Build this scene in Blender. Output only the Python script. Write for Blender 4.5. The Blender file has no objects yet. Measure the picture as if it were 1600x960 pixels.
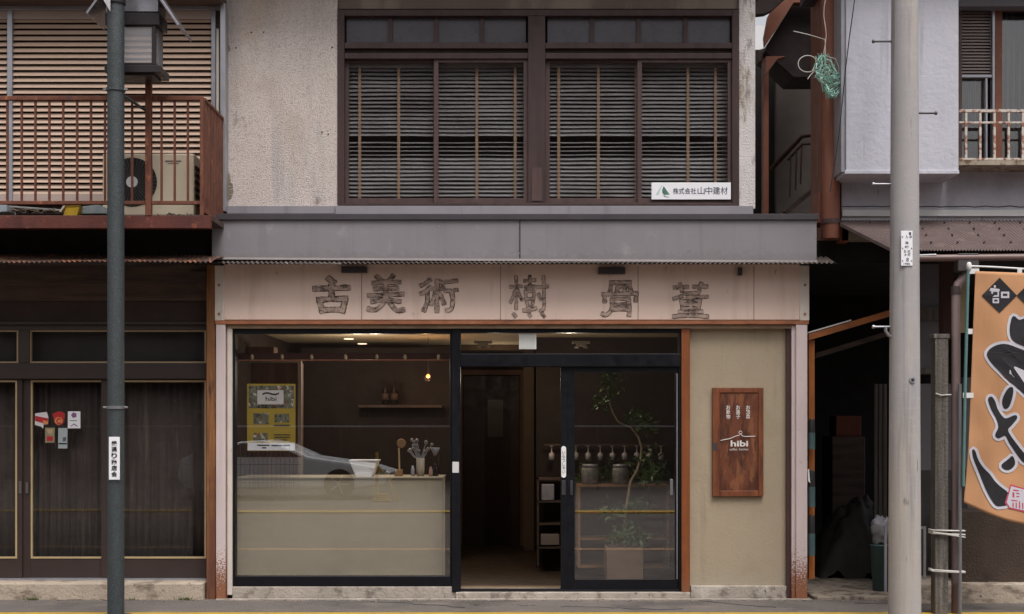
import bpy, math, random
from mathutils import Vector, noise as mnoise
rnd = random.Random(7)
R = math.radians
SC = bpy.context.scene
COL = SC.collection

# ------------------------------------------------------------------ camera, sky, sun, exposure
D, S, H, HY = 11.3, 180.0, 1.5, 665.0        # camera distance to the shop front, px per metre there, eye height, horizon row
cam = bpy.data.cameras.new('camera'); co = bpy.data.objects.new('camera', cam); COL.objects.link(co)
co.location = (0, -D, H); co.rotation_euler = (R(90), 0, 0)
cam.sensor_width = 36; cam.lens = S * D / 1600 * 36; cam.shift_y = (HY - 480) / 1600
cam.clip_start = 0.05; cam.clip_end = 2000
SC.camera = co
w = bpy.data.worlds.new('World'); SC.world = w; w.use_nodes = True
nt = w.node_tree; bg = nt.nodes['Background']
sky = nt.nodes.new('ShaderNodeTexSky'); sky.sky_type = 'NISHITA'; sky.sun_disc = False
SUN_EL, SUN_AZ = 63, 158                      # overcast: high soft sun behind the camera, a little to the right
sky.sun_elevation = R(SUN_EL); sky.sun_rotation = R(SUN_AZ); sky.dust_density = 4.0; sky.air_density = 1.0
hs = nt.nodes.new('ShaderNodeHueSaturation'); hs.inputs['Saturation'].default_value = 0.17
nt.links.new(sky.outputs[0], hs.inputs['Color']); nt.links.new(hs.outputs[0], bg.inputs[0])
bg.inputs[1].default_value = 0.105
sl = bpy.data.lights.new('sun', 'SUN'); sl.energy = 1.5; sl.angle = R(32); sl.color = (1, .97, .945)
so = bpy.data.objects.new('sun', sl); COL.objects.link(so)
sd = Vector((math.sin(R(SUN_AZ)) * math.cos(R(SUN_EL)), math.cos(R(SUN_AZ)) * math.cos(R(SUN_EL)), math.sin(R(SUN_EL))))
so.rotation_euler = sd.to_track_quat('Z', 'Y').to_euler(); so.location = sd * 30
SC.view_settings.view_transform = 'Standard'; SC.view_settings.look = 'None'
SC.view_settings.exposure = 0.7; SC.view_settings.gamma = 1; SC.view_settings.use_curve_mapping = False
SC.render.engine = 'CYCLES'
SC.cycles.use_denoising = True
SC.cycles.max_bounces = 8; SC.cycles.transparent_max_bounces = 16; SC.cycles.caustics_reflective = False; SC.cycles.caustics_refractive = False
SC.cycles.sample_clamp_indirect = 4

# ------------------------------------------------------------------ helpers
def X(px, y=0.0): return (px - 800) / S * (D + y) / D
def Z(py, y=0.0): return H + (HY - py) / S * (D + y) / D
def hexc(h):
    h = h.lstrip('#'); o = []
    for i in (0, 2, 4):
        v = int(h[i:i+2], 16) / 255
        o.append(v / 12.92 if v <= .04045 else ((v + .055) / 1.055) ** 2.4)
    return tuple(o)
def mulc(c, f): return tuple(min(1, v * f) for v in c)

def M(name, col, rough=.65, var=.16, scale=5, bump=0., bscale=80, metal=0., spec=.4, stains=(), speck=None, grain=None, low=None, top=None, emit=None):
    """procedural surface: base colour with cloudy variation; stains = [(colour, threshold, softness, (sx,sy,sz), amount)]"""
    m = bpy.data.materials.new(name); m.use_nodes = True
    t = m.node_tree; n = t.nodes; L = t.links
    b = n['Principled BSDF']
    c = hexc(col) if isinstance(col, str) else col
    tc = n.new('ShaderNodeTexCoord').outputs['Object']
    def nz(scl, detail=5, vec=None, rgh=.6):
        q = n.new('ShaderNodeTexNoise'); q.inputs['Scale'].default_value = scl; q.inputs['Detail'].default_value = detail
        q.inputs['Roughness'].default_value = rgh
        L.new(vec or tc, q.inputs['Vector']); return q.outputs['Fac']
    def mp(sv, loc=(0, 0, 0)):
        q = n.new('ShaderNodeMapping'); q.inputs['Scale'].default_value = sv; q.inputs['Location'].default_value = loc
        L.new(tc, q.inputs['Vector']); return q.outputs[0]
    def rng(f, a, bb, c0=0., c1=1.):
        q = n.new('ShaderNodeMapRange'); q.inputs[1].default_value = a; q.inputs[2].default_value = bb
        q.inputs[3].default_value = c0; q.inputs[4].default_value = c1; L.new(f, q.inputs[0]); return q.outputs[0]
    def mix(f, a, bb):
        q = n.new('ShaderNodeMix'); q.data_type = 'RGBA'
        if isinstance(f, float): q.inputs[0].default_value = f
        else: L.new(f, q.inputs[0])
        for s_, i in ((a, 6), (bb, 7)):
            if isinstance(s_, tuple): q.inputs[i].default_value = (*s_, 1)
            else: L.new(s_, q.inputs[i])
        return q.outputs[2]
    def mul(a, bb):
        q = n.new('ShaderNodeMath'); q.operation = 'MULTIPLY'
        for s_, i in ((a, 0), (bb, 1)):
            if isinstance(s_, float): q.inputs[i].default_value = s_
            else: L.new(s_, q.inputs[i])
        return q.outputs[0]
    out = mix(rng(nz(scale, 6), .3, .7), mulc(c, 1 - var), mulc(c, 1 + var))
    if grain:
        gc, gs, ga = grain
        g = rng(nz(1, 6, mp(gs), .7), .42, .62)
        out = mix(mul(g, float(ga)), out, hexc(gc))
    if speck:
        pc, ps, th, sf = speck
        out = mix(rng(nz(ps, 2), th, th + sf), out, hexc(pc))
    for k, (sc_, th, sf, sv, am) in enumerate(stains):
        f = mul(rng(nz(1, 6, mp(sv, (3.1 * k + 1.7, 2.3 * k, .9 * k)), .65), th, th + sf), float(am))
        out = mix(f, out, hexc(sc_))
    for band, flip in ((low, 0), (top, 1)):
        if band:
            z0, z1, lc, ls, am = band
            sx = n.new('ShaderNodeSeparateXYZ'); L.new(tc, sx.inputs[0])
            hz = rng(sx.outputs[2], z0, z1, 1., 0.)
            ad = n.new('ShaderNodeMath'); ad.operation = 'ADD'; L.new(hz, ad.inputs[0]); L.new(rng(nz(ls, 6), .25, .75, -.55, .55), ad.inputs[1])
            ad.use_clamp = True
            out = mix(mul(rng(ad.outputs[0], .42, .6), float(am)), out, hexc(lc))
    L.new(out, b.inputs['Base Color'])
    b.inputs['Roughness'].default_value = rough; b.inputs['Metallic'].default_value = metal
    b.inputs['Specular IOR Level'].default_value = spec
    L.new(rng(nz(scale * 2.3, 4), .3, .7, max(.02, rough - .1), min(1, rough + .1)), b.inputs['Roughness'])
    if bump:
        bp = n.new('ShaderNodeBump'); bp.inputs['Strength'].default_value = bump; bp.inputs['Distance'].default_value = .02
        L.new(nz(bscale, 4), bp.inputs['Height']); L.new(bp.outputs[0], b.inputs['Normal'])
    if emit:
        b.inputs['Emission Color'].default_value = (*hexc(emit[0]), 1); b.inputs['Emission Strength'].default_value = emit[1]
    return m

def glass(name, tint=.9, ior=1.5, rough=0., wav=.0, col=(1, 1, 1)):
    m = bpy.data.materials.new(name); m.use_nodes = True
    t = m.node_tree; n = t.nodes; L = t.links; n.remove(n['Principled BSDF'])
    tr = n.new('ShaderNodeBsdfTransparent'); tr.inputs[0].default_value = (tint * col[0], tint * col[1], tint * col[2], 1)
    gl = n.new('ShaderNodeBsdfGlossy'); gl.inputs['Roughness'].default_value = rough
    lw = n.new('ShaderNodeLayerWeight'); lw.inputs[0].default_value = .5      # Schlick reflectance, the same for both faces of the pane
    p5 = n.new('ShaderNodeMath'); p5.operation = 'POWER'; p5.inputs[1].default_value = 5; L.new(lw.outputs['Facing'], p5.inputs[0])
    r0 = ((ior - 1) / (ior + 1)) ** 2
    fr = n.new('ShaderNodeMapRange'); fr.inputs[3].default_value = r0; fr.inputs[4].default_value = 1; L.new(p5.outputs[0], fr.inputs[0])
    mx = n.new('ShaderNodeMixShader'); L.new(fr.outputs[0], mx.inputs[0]); L.new(tr.outputs[0], mx.inputs[1]); L.new(gl.outputs[0], mx.inputs[2])
    if wav:
        bp = n.new('ShaderNodeBump'); bp.inputs['Strength'].default_value = wav; bp.inputs['Distance'].default_value = .02
        q = n.new('ShaderNodeTexNoise'); q.inputs['Scale'].default_value = 1.3; q.inputs['Detail'].default_value = 1
        L.new(n.new('ShaderNodeTexCoord').outputs['Object'], q.inputs['Vector']); L.new(q.outputs['Fac'], bp.inputs['Height'])
        L.new(bp.outputs[0], gl.inputs['Normal'])
    L.new(mx.outputs[0], n['Material Output'].inputs[0]); return m

def worn(name, col, th, sf, sv, most=1.):
    """flaking paint: paint where the noise is high, bare board (see-through paint layer) elsewhere"""
    m = bpy.data.materials.new(name); m.use_nodes = True
    t = m.node_tree; n = t.nodes; L = t.links; b = n['Principled BSDF']
    b.inputs['Base Color'].default_value = (*hexc(col), 1); b.inputs['Roughness'].default_value = .8; b.inputs['Specular IOR Level'].default_value = .2
    mp = n.new('ShaderNodeMapping'); mp.inputs['Scale'].default_value = sv
    q = n.new('ShaderNodeTexNoise'); q.inputs['Scale'].default_value = 1; q.inputs['Detail'].default_value = 6; q.inputs['Roughness'].default_value = .7
    L.new(n.new('ShaderNodeTexCoord').outputs['Object'], mp.inputs[0]); L.new(mp.outputs[0], q.inputs['Vector'])
    r = n.new('ShaderNodeMapRange'); r.inputs[1].default_value = th; r.inputs[2].default_value = th + sf; r.inputs[4].default_value = most; L.new(q.outputs['Fac'], r.inputs[0])
    tr = n.new('ShaderNodeBsdfTransparent'); mx = n.new('ShaderNodeMixShader')
    L.new(r.outputs[0], mx.inputs[0]); L.new(tr.outputs[0], mx.inputs[1]); L.new(b.outputs[0], mx.inputs[2])
    L.new(mx.outputs[0], n['Material Output'].inputs[0]); return m

class MB:
    """collects shapes (world coordinates) that become ONE mesh object"""
    def __init__(s): s.v = []; s.f = []; s.sm = []
    def add(s, v, f, smooth=False):
        o = len(s.v); s.v += [tuple(p) for p in v]; s.f += [tuple(i + o for i in q) for q in f]; s.sm += [smooth] * len(f); return s
    def box(s, x0, x1, y0, y1, z0, z1):
        if x0 > x1: x0, x1 = x1, x0
        if y0 > y1: y0, y1 = y1, y0
        if z0 > z1: z0, z1 = z1, z0
        v = [(x0, y0, z0), (x1, y0, z0), (x1, y1, z0), (x0, y1, z0), (x0, y0, z1), (x1, y0, z1), (x1, y1, z1), (x0, y1, z1)]
        return s.add(v, [(3, 2, 1, 0), (4, 5, 6, 7), (0, 1, 5, 4), (1, 2, 6, 5), (2, 3, 7, 6), (3, 0, 4, 7)])
    def pb(s, a, b, c, d, y, dep):      # box whose front face covers this pixel rectangle at depth y
        return s.box(X(a, y), X(c, y), y, y + dep, Z(d, y), Z(b, y))
    def frame(s, a, b, c, d, y, dep, l, t=None, r=None, bt=None):   # four butted bars
        t = l if t is None else t; r = l if r is None else r; bt = t if bt is None else bt
        s.pb(a, b, a + l, d, y, dep); s.pb(c - r, b, c, d, y, dep)
        if t: s.pb(a + l, b, c - r, b + t, y, dep)
        if bt: s.pb(a + l, d - bt, c - r, d, y, dep)
        return s
    def prism(s, pts, y0, y1):          # polygon of (x,z) extruded from y0 to y1 (any winding)
        n = len(pts)
        ar = sum(pts[i][0] * pts[(i+1) % n][1] - pts[(i+1) % n][0] * pts[i][1] for i in range(n))
        if ar < 0: pts = pts[::-1]
        v = [(x, y0, z) for x, z in pts] + [(x, y1, z) for x, z in pts]
        f = [tuple(range(n)), tuple(range(2 * n - 1, n - 1, -1))] + [(i + n, (i + 1) % n + n, (i + 1) % n, i) for i in range(n)]
        return s.add(v, f)
    def pprism(s, pix, y, dep): return s.prism([(X(a, y), Z(b, y)) for a, b in pix], y, y + dep)
    def hexa(s, P): return s.add(P, [(3, 2, 1, 0), (4, 5, 6, 7), (0, 1, 5, 4), (1, 2, 6, 5), (2, 3, 7, 6), (3, 0, 4, 7)])
    def tube(s, pts, r, seg=8, cap=True):
        pts = [Vector(p) for p in pts]; rs = r if isinstance(r, (list, tuple)) else [r] * len(pts)
        rings = []; up = None
        for i, p in enumerate(pts):
            t = (pts[min(i + 1, len(pts) - 1)] - pts[max(i - 1, 0)]).normalized()
            if up is None: up = Vector((0, 0, 1)) if abs(t.z) < .9 else Vector((1, 0, 0))
            a = t.cross(up).normalized(); b = a.cross(t).normalized(); up = b
            rings.append([p + (a * math.cos(k * math.tau / seg) + b * math.sin(k * math.tau / seg)) * rs[i] for k in range(seg)])
        v = [q for rg in rings for q in rg]; f = []
        for i in range(len(pts) - 1):
            for k in range(seg):
                k2 = (k + 1) % seg
                f.append((i * seg + k, i * seg + k2, (i + 1) * seg + k2, (i + 1) * seg + k))
        s.add(v, f, True)
        if cap:
            n = (len(pts) - 1) * seg
            s.add(rings[0], [tuple(range(seg))[::-1]]); s.add(rings[-1], [tuple(range(seg))])
        return s
    def cyl(s, x, y, z0, z1, r0, r1=None, seg=24): return s.tube([(x, y, z0), (x, y, z1)], [r0, r0 if r1 is None else r1], seg)
    def lathe(s, x, y, prof, seg=16):   # prof = [(r, z)]
        v = [(x + r * math.cos(k * math.tau / seg), y + r * math.sin(k * math.tau / seg), z) for r, z in prof for k in range(seg)]
        f = [(i * seg + k, i * seg + (k + 1) % seg, (i + 1) * seg + (k + 1) % seg, (i + 1) * seg + k) for i in range(len(prof) - 1) for k in range(seg)]
        f += [tuple(range(seg))[::-1], tuple(range((len(prof) - 1) * seg, len(prof) * seg))]
        return s.add(v, f, True)
    def corrugated(s, x0, x1, y0, z0, y1, z1, pitch=.04, amp=.007, th=.0025, x0b=None, x1b=None, rows=6, wob=0.):
        """wavy sheet from back edge (y0,z0) to front edge (y1,z1)"""
        n = int((x1 - x0) / pitch * 6); top = []; bot = []
        for j in range(rows + 1):
            t = j / rows
            xa = x0 + ((x0b if x0b is not None else x0) - x0) * t; xb = x1 + ((x1b if x1b is not None else x1) - x1) * t
            for i in range(n + 1):
                x = xa + (xb - xa) * i / n
                zz = z0 + (z1 - z0) * t + amp * math.sin(i / 6 * math.tau) + wob * mnoise.noise((x * .8, t * 2, 3))
                top.append((x, y0 + (y1 - y0) * t, zz)); bot.append((x, y0 + (y1 - y0) * t, zz - th))
        N = len(top); w_ = n + 1; f = []
        for j in range(rows):
            for i in range(n):
                a = j * w_ + i
                f.append((a, a + w_, a + w_ + 1, a + 1)); f.append((a + N, a + 1 + N, a + w_ + 1 + N, a + w_ + N))
        s.add(top + bot, f, True)
        e = []
        for i in range(n):
            a = rows * w_ + i
            e.append((a, a + N, a + 1 + N, a + 1))
        return s.add(top + bot, e)
    def build(s, name, mat, parent=None, bevel=0., label=None):
        me = bpy.data.meshes.new(name)
        off = Vector((0, 0, 0)); p = parent
        while p is not None: off += p.location; p = p.parent
        me.from_pydata([Vector(q) - off for q in s.v], [], s.f)
        me.polygons.foreach_set('use_smooth', s.sm); me.materials.append(mat); me.update()
        o = bpy.data.objects.new(name, me); COL.objects.link(o); o.parent = parent
        if bevel:
            b = o.modifiers.new('bevel', 'BEVEL'); b.width = bevel; b.segments = 2; b.limit_method = 'ANGLE'; b.angle_limit = R(50)
        if label: o['label'] = label
        return o

def thing(name, label, cat, loc=(0, 0, 0), group=None):
    o = bpy.data.objects.new(name, None); COL.objects.link(o); o.location = loc; o.empty_display_size = .1
    o['label'] = label; o['category'] = cat
    if group: o['group'] = group
    return o
def tag(o, label, cat, group=None):
    o['label'] = label; o['category'] = cat
    if group: o['group'] = group
    return o
def struct(o, kind='structure'): o['kind'] = kind; return o
def dup(src, par, dx=0., dz=0., dy=0.):   # a copied part (mesh shared) shifted from its source
    c = src.copy(); COL.objects.link(c); c.parent = par; c.location = src.location + Vector((dx, dy, dz)); return c
def dup_thing(root, loc, label):
    r = root.copy(); COL.objects.link(r); r.location = loc; r['label'] = label
    for ch in root.children:
        c = ch.copy(); COL.objects.link(c); c.parent = r
        for g in ch.children:
            d = g.copy(); COL.objects.link(d); d.parent = c
    return r

_gl = {}
def glyph(ch, off=0., outline=0.):
    k = (ch, off, outline)
    if k not in _gl:
        c = bpy.data.curves.new('t', 'FONT'); c.body = ch; c.offset = off; c.resolution_u = 4
        if outline: c.fill_mode = 'NONE'; c.bevel_depth = outline; c.bevel_resolution = 0
        else: c.extrude = .01
        o = bpy.data.objects.new('t', c); me = bpy.data.meshes.new_from_object(o)
        v = [tuple(p.co) for p in me.vertices]; f = [tuple(p.vertices) for p in me.polygons]
        bpy.data.objects.remove(o); bpy.data.curves.remove(c); bpy.data.meshes.remove(me)
        _gl[k] = (v, f)
    return _gl[k]
def letter(mb, ch, a, b, c, d, y, off=0., outline=0., dep=.002, wob=0., box=None):
    """fit one glyph (or word) into a pixel rectangle on the plane y, raised by dep"""
    v, f = glyph(ch, off, outline)
    if box is None:
        xs = [p[0] for p in v]; ys = [p[1] for p in v]; box = (min(xs), max(xs), min(ys), max(ys))
    x0, x1, z0, z1 = X(a, y), X(c, y), Z(d, y), Z(b, y)
    zs = [p[2] for p in v]; zm = max(zs) or 1
    out = []
    for p in v:
        u = (p[0] - box[0]) / (box[1] - box[0]); t = (p[1] - box[2]) / (box[3] - box[2])
        if wob:
            u += wob * mnoise.noise((u * 3.3, t * 3.3, ord(ch[0]) % 97)); t += wob * mnoise.noise((u * 3.3, t * 3.3, 50 + ord(ch[0]) % 97))
        out.append((x0 + (x1 - x0) * u, y - dep * (1 + p[2] / zm) / 2 - .0005, z0 + (z1 - z0) * t))
    mb.add(out, f)
def wall(name, a, b, c, d, y, dep, mat, par, bevel=0.): return MB().pb(a, b, c, d, y, dep).build(name, mat, par, bevel)

# ------------------------------------------------------------------ materials
m_mortar = M('mortar_render', '#cfc3bd', .92, .06, 2, .55, 80, stains=[('#a88d70', .5, .2, (1.4, 1.4, .8), .5), ('#9a9598', .5, .2, (4, 4, .45), .6), ('#ddd4ce', .55, .2, (1.6, 1.6, 1.2), .5), ('#7c695b', .635, .05, (2.6, 2.6, 2.2), .65)], speck=('#a5948a', 95, .5, .24), spec=.15)
m_mortar2 = M('old_mortar', '#dcd5d2', .9, .1, 3, .8, 70, stains=[('#8c7660', .52, .1, (6, 6, 2), .8), ('#77716f', .56, .1, (10, 10, 3), .7)], spec=.2)
m_fascia = M('grey_painted_steel', '#837e82', .42, .07, 1.2, .12, 5, metal=.0, spec=.5, low=(2.9, 3.02, '#6f6966', 24, .3), top=(3.34, 3.26, '#6d676b', 20, .35), stains=[('#69636a', .55, .16, (10, 10, .35), .35), ('#a39c9b', .6, .1, (6, 6, 4), .4), ('#958f92', .5, .3, (.5, 1, 2.5), .4), ('#696369', .56, .2, (8, 8, .6), .35)])
m_fdark = M('dark_steel_edge', '#403b3f', .5, .1, 4)
m_flash = M('grey_flashing', '#8d888d', .45, .08, 3, stains=[('#6a6466', .56, .15, (6, 6, 1), .5)])
m_board = M('cream_signboard', '#dfc5b7', .6, .05, 1.5, spec=.3, stains=[('#a88f7e', .52, .25, (5, 5, .5), .45), ('#d2bdb2', .5, .3, (1, 1, 1), .5), ('#7f6552', .66, .06, (9, 9, 5), .6)])
m_seam = M('board_seam', '#8d776a', .8)
m_rusttrim = M('rusty_brown_trim', '#9a6244', .7, .2, 7, stains=[('#5d3a2a', .5, .2, (4, 4, 20), .7), ('#c08a66', .58, .15, (3, 3, 9), .6)])
m_pink = M('pale_pink_painted_steel', '#cbbab8', .55, .05, 3, stains=[('#b29d98', .52, .2, (12, 12, .7), .5), ('#9a5b38', .665, .03, (14, 14, 9), .9)], low=(-.05, .62, '#85502f', 70, .95))
m_creamstrip = M('cream_strip', '#cfc4ba', .6, .08, 6, stains=[('#9a7f6c', .6, .1, (16, 16, 2), .6)])
m_black = M('black_aluminium', '#101015', .4, .12, 5, spec=.3)
m_brownwin = M('dark_brown_joinery', '#433130', .55, .14, 4, grain=('#2b1f1d', (14, 14, 1.2), .5), spec=.35)
m_brownwin2 = M('brown_sash', '#543f3c', .5, .12, 5, grain=('#3a2b2d', (14, 14, 1.4), .5), spec=.4)
m_slat = M('blind_slat', '#918c8d', .5, .14, 2.5, stains=[('#6b6362', .48, .2, (1.2, 1.2, 2.5), .8)])
m_tape = M('tan_ladder_tape', '#b3937a', .8, .08, 9)
m_room = M('unlit_room', '#6a605c', .9, .1, 2)
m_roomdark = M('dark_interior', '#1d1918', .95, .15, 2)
m_glass = glass('window_glass', .93, 1.5, 0, .012)
m_shopglass = glass('shop_glass', .97, 2.3, 0, .003)
m_glassold = glass('old_glass', .9, 1.75, .01, .006)
m_frost = M('frosted_dark_pane', '#4a464c', .3, .12, 3, spec=.5)
m_plaster = M('khaki_plaster', '#a89882', .85, .05, 2.2, .18, 45, spec=.2, stains=[('#857962', .5, .25, (1.2, 1.2, .9), .5), ('#a79b83', .54, .2, (2.5, 2.5, 1.1), .45), ('#7d705a', .6, .12, (7, 7, .5), .3)], low=(.1, .32, '#a39a88', 20, .5))
m_conc = M('weathered_concrete', '#a89d92', .9, .14, 5, .5, 40, spec=.2, stains=[('#6b6259', .53, .1, (9, 9, 7), .7), ('#c7bfb4', .55, .1, (4, 4, 4), .6), ('#3f3a36', .63, .05, (15, 15, 9), .8)])
m_concstep = M('worn_concrete_step', '#b3a392', .9, .12, 5, .5, 40, spec=.2, stains=[('#6c5f54', .5, .12, (5, 5, 9), .75), ('#cdc0b0', .55, .12, (3, 3, 5), .6), ('#2e2926', .63, .04, (9, 9, 14), .85)])
m_orange = M('orange_brown_timber', '#874a25', .55, .16, 4, grain=('#6b3a1e', (26, 26, 1.3), .7), stains=[('#4b2a18', .62, .06, (20, 20, 2), .7)], low=(.05, .3, '#7c5742', 20, .5))
m_oldpost = M('weathered_timber_post', '#8f5f39', .7, .2, 4, grain=('#543420', (26, 26, 1.2), .75), stains=[('#2f2320', .53, .12, (9, 9, 1.6), .85)], low=(.1, 1.6, '#6d4030', 5, .6))
m_signwood = M('reddish_wood', '#80492d', .5, .14, 5, grain=('#4a2616', (16, 16, 2.2), .7), stains=[('#331a12', .6, .1, (12, 12, 1.2), .6)], spec=.4)
m_signpanel = M('wood_grain_panel', '#6c3d28', .5, .16, 4, grain=('#3a1e14', (9, 9, 2.4), .85), stains=[('#96603f', .53, .06, (13, 13, 3.0), .5), ('#40221a', .57, .04, (20, 20, 5), .6)], spec=.4)
m_white = M('white_paint', '#e9e7e6', .5, .03, 6)
m_print = M('white_print', '#dcd6d0', .6, .05, 30)
m_ink = M('dark_ink', '#26262b', .7, .1, 30)
m_greyink = M('grey_blue_ink', '#5c5b6a', .7, .1, 30)
m_green = M('green_ink', '#4f7567', .6, .3, 14)
m_palegreen = M('pale_green_ink', '#c4d2ca', .6, .1, 14)
m_signwhite = M('white_sign_face', '#efedf0', .35, .02, 5)
m_louvre = M('beige_shutter_slat', '#b89d8a', .55, .06, 3, stains=[('#b3957f', .5, .25, (1.5, 1.5, 3), .5)], spec=.4)
m_alu = M('dull_aluminium', '#a4a3a9', .4, .1, 4, metal=.5, spec=.5, stains=[('#6f6d72', .55, .15, (8, 8, 2), .5)])
m_rust = M('rusted_red_brown_steel', '#6c4130', .75, .2, 7, .2, 60, stains=[('#56281c', .5, .14, (12, 12, 4), .8), ('#b26a44', .58, .1, (16, 16, 7), .7), ('#3b2a3a', .6, .08, (10, 10, 3), .6)])
m_rustbeam = M('rusted_maroon_steel', '#5c2e26', .7, .16, 5, .2, 50, stains=[('#3a1d1a', .5, .2, (6, 6, 3), .7), ('#9a5638', .63, .05, (12, 12, 9), .8)])
m_rustsheet = M('rusty_corrugated_steel', '#584138', .75, .2, 9, stains=[('#a36a4c', .52, .1, (9, 9, 9), .85), ('#cbb7a7', .63, .04, (14, 14, 14), .8)])
m_corr = M('corrugated_grey_sheet', '#574e48', .6, .15, 8, stains=[('#4a423d', .5, .15, (6, 6, 6), .7), ('#b9aa98', .58, .1, (11, 11, 11), .5)])
m_darkwood = M('dark_old_timber', '#594941', .75, .16, 4, grain=('#29201d', (1.5, 9, 16), .6))
m_joinery = M('dark_brown_aluminium', '#3c302d', .45, .1, 4, spec=.4)
m_beigetrim = M('beige_gasket_trim', '#b59d78', .6, .08, 8)
m_curtain = M('dark_curtain', '#574c48', .95, .2, 3, grain=('#433a38', (7, 7, 1), .5), stains=[('#83736a', .6, .06, (11, 11, .6), .5), ('#665a54', .52, .15, (9, 9, 9), .5)])
m_curtain2 = M('brown_grey_curtain', '#6b625f', .95, .15, 3)
m_lamppost = M('dark_green_steel_pole', '#303537', .5, .12, 4, .45, 140, speck=('#525a5d', 130, .46, .24), spec=.45)
m_lantern = M('dark_bronze_metal', '#2f292b', .45, .12, 5, metal=.3)
m_roofmetal = M('grey_sheet_metal', '#8b878d', .3, .1, 4, metal=.7)
m_pane = M('milky_pane', '#b9b4b6', .25, .06, 4, spec=.6, stains=[('#8d7f80', .5, .2, (5, 5, 9), .5)])
m_lpane = worn('lantern_acrylic', '#b5b2b6', -2, .1, (3, 3, 3), .42)
m_pole = M('concrete_pole', '#a8a3a3', .88, .06, 2.5, .22, 160, spec=.2, speck=('#969092', 210, .5, .3), stains=[('#bcae9a', .47, .2, (2.2, 2.2, .4), .7), ('#77706d', .54, .14, (12, 12, .5), .55), ('#8b8b97', .48, .2, (5, 5, .22), .6), ('#b9b2ac', .56, .14, (7, 7, 30), .35), ('#5f5954', .66, .04, (20, 20, 3), .6)])
m_steel = M('galvanised_steel', '#8c8a8c', .4, .1, 8, metal=.6)
m_bolt = M('step_bolt', '#5b5759', .5, .1, 9, metal=.5)
m_bluewall = M('pale_blue_grey_mortar', '#bfbdc6', .85, .05, 2, .32, 20, spec=.2, stains=[('#9f9fa9', .5, .25, (3, 3, .5), .6), ('#cac8cc', .54, .2, (3, 3, 2), .4), ('#86848e', .58, .1, (9, 9, .5), .45), ('#5f5b61', .675, .04, (5, 5, 3.2), .8)], top=(4.6, 4.2, '#9b98a0', 3, .0))
m_greywall = M('grey_blue_wall', '#b2b0b8', .85, .07, 2.5, .3, 30, spec=.2, stains=[('#8a8992', .5, .2, (3, 3, 2), .5), ('#5d5a60', .64, .04, (12, 12, 3), .5)])
m_whiteline = M('white_trim', '#cac8c8', .5, .06, 5)
m_brownsheet = M('red_brown_sheet_metal', '#7f4e3b', .55, .12, 3, spec=.4, stains=[('#6a3c2d', .52, .2, (7, 7, .6), .7), ('#a87058', .56, .15, (5, 5, .8), .6)])
m_awning = M('brown_corrugated_roof', '#6a5b58', .55, .1, 4, spec=.4, stains=[('#5c4a46', .52, .2, (3, 3, 3), .6), ('#92807a', .56, .14, (6, 6, 6), .5)])
m_gutter = M('brown_plastic_gutter', '#6f5752', .4, .12, 4, spec=.5)
m_pipe = M('faded_brown_downpipe', '#85726f', .45, .1, 3, spec=.5, stains=[('#a3938f', .54, .15, (9, 9, .8), .5)], low=(.0, .6, '#5d3a30', 10, .7))
m_greypost = M('grey_weathered_timber', '#665f58', .85, .15, 3, .4, 50, grain=('#3e3935', (30, 30, 1.2), .8), stains=[('#857c70', .56, .12, (16, 16, 1.5), .6)])
m_wire = M('pale_wire', '#c9c5bd', .5, .05, 9)
m_cable = M('dark_cable', '#27252a', .6, .1, 9)
m_cloth = M('orange_banner_cloth', '#bd8c66', .8, .05, 2.4, .06, 40, spec=.2, stains=[('#cd9c70', .5, .3, (2, 2, 1), .5), ('#a97548', .58, .2, (4, 4, 1), .4)])
m_bannerink = M('black_banner_ink', '#211e22', .75, .1, 9)
m_bannerwhite = M('pale_banner_print', '#c3bfc6', .75, .04, 9)
m_red = M('faded_red_print', '#b8455a', .7, .1, 15)
m_teal = M('teal_banner_pole', '#5b7c79', .4, .1, 9)
m_clip = M('white_plastic', '#dcdad8', .4, .03, 9)
m_asphalt = M('asphalt', '#6b6460', .92, .12, 1.6, .6, 260, spec=.2, speck=('#8a827d', 75, .5, .2), stains=[('#4b4644', .52, .15, (1.1, 1.1, 1), .6), ('#8a7e72', .56, .1, (2.2, 5, 1), .6), ('#2f2b2a', .66, .03, (2.6, 2.6, 1), .7)])
m_yellow = M('yellow_road_paint', '#c09a2e', .7, .1, 6, .3, 200, stains=[('#7d6a44', .56, .1, (14, 14, 1), .7)])
m_ceiling = M('pale_ceiling', '#d2bf9f', .8, .04, 2)
m_intwall = M('brown_interior_wall', '#372b26', .85, .08, 2)
m_floor = M('worn_wooden_floor', '#7d6b58', .6, .12, 4, grain=('#5c4a38', (1.2, 14, 2), .6))
m_counter = M('khaki_counter_front', '#b3a78f', .8, .05, 2, .1, 40, stains=[('#8b816c', .5, .3, (1.4, 1.4, 2), .5), ('#aba18c', .56, .2, (4, 4, .7), .4)])
m_oak = M('pale_oak', '#94714f', .55, .12, 5, grain=('#7a5330', (4, 14, 14), .6))
m_poster = M('yellow_poster', '#a68c34', .55, .04, 6)
m_bottle = M('dark_brown_glass', '#1b1210', .12, .1, 4, spec=.6)
m_leaf = M('green_leaf', '#3f5527', .5, .35, 14, spec=.4)
m_leaf2 = M('weed_leaf', '#5f6b34', .6, .3, 14)
m_bark = M('pale_bark', '#a08d70', .8, .15, 9)
m_acwhite = M('cream_plastic_casing', '#d6c6ad', .5, .04, 4, stains=[('#bfae96', .55, .2, (5, 5, 1.5), .4)])
m_acdark = M('black_fan', '#1f1d1e', .6, .1, 9)
m_net = M('teal_nylon_net', '#b4dfd1', .7, .2, 14)
m_bulb = M('warm_bulb', '#ffb060', .5, 0, 5, emit=('#ff9a3c', 2.2))
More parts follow.
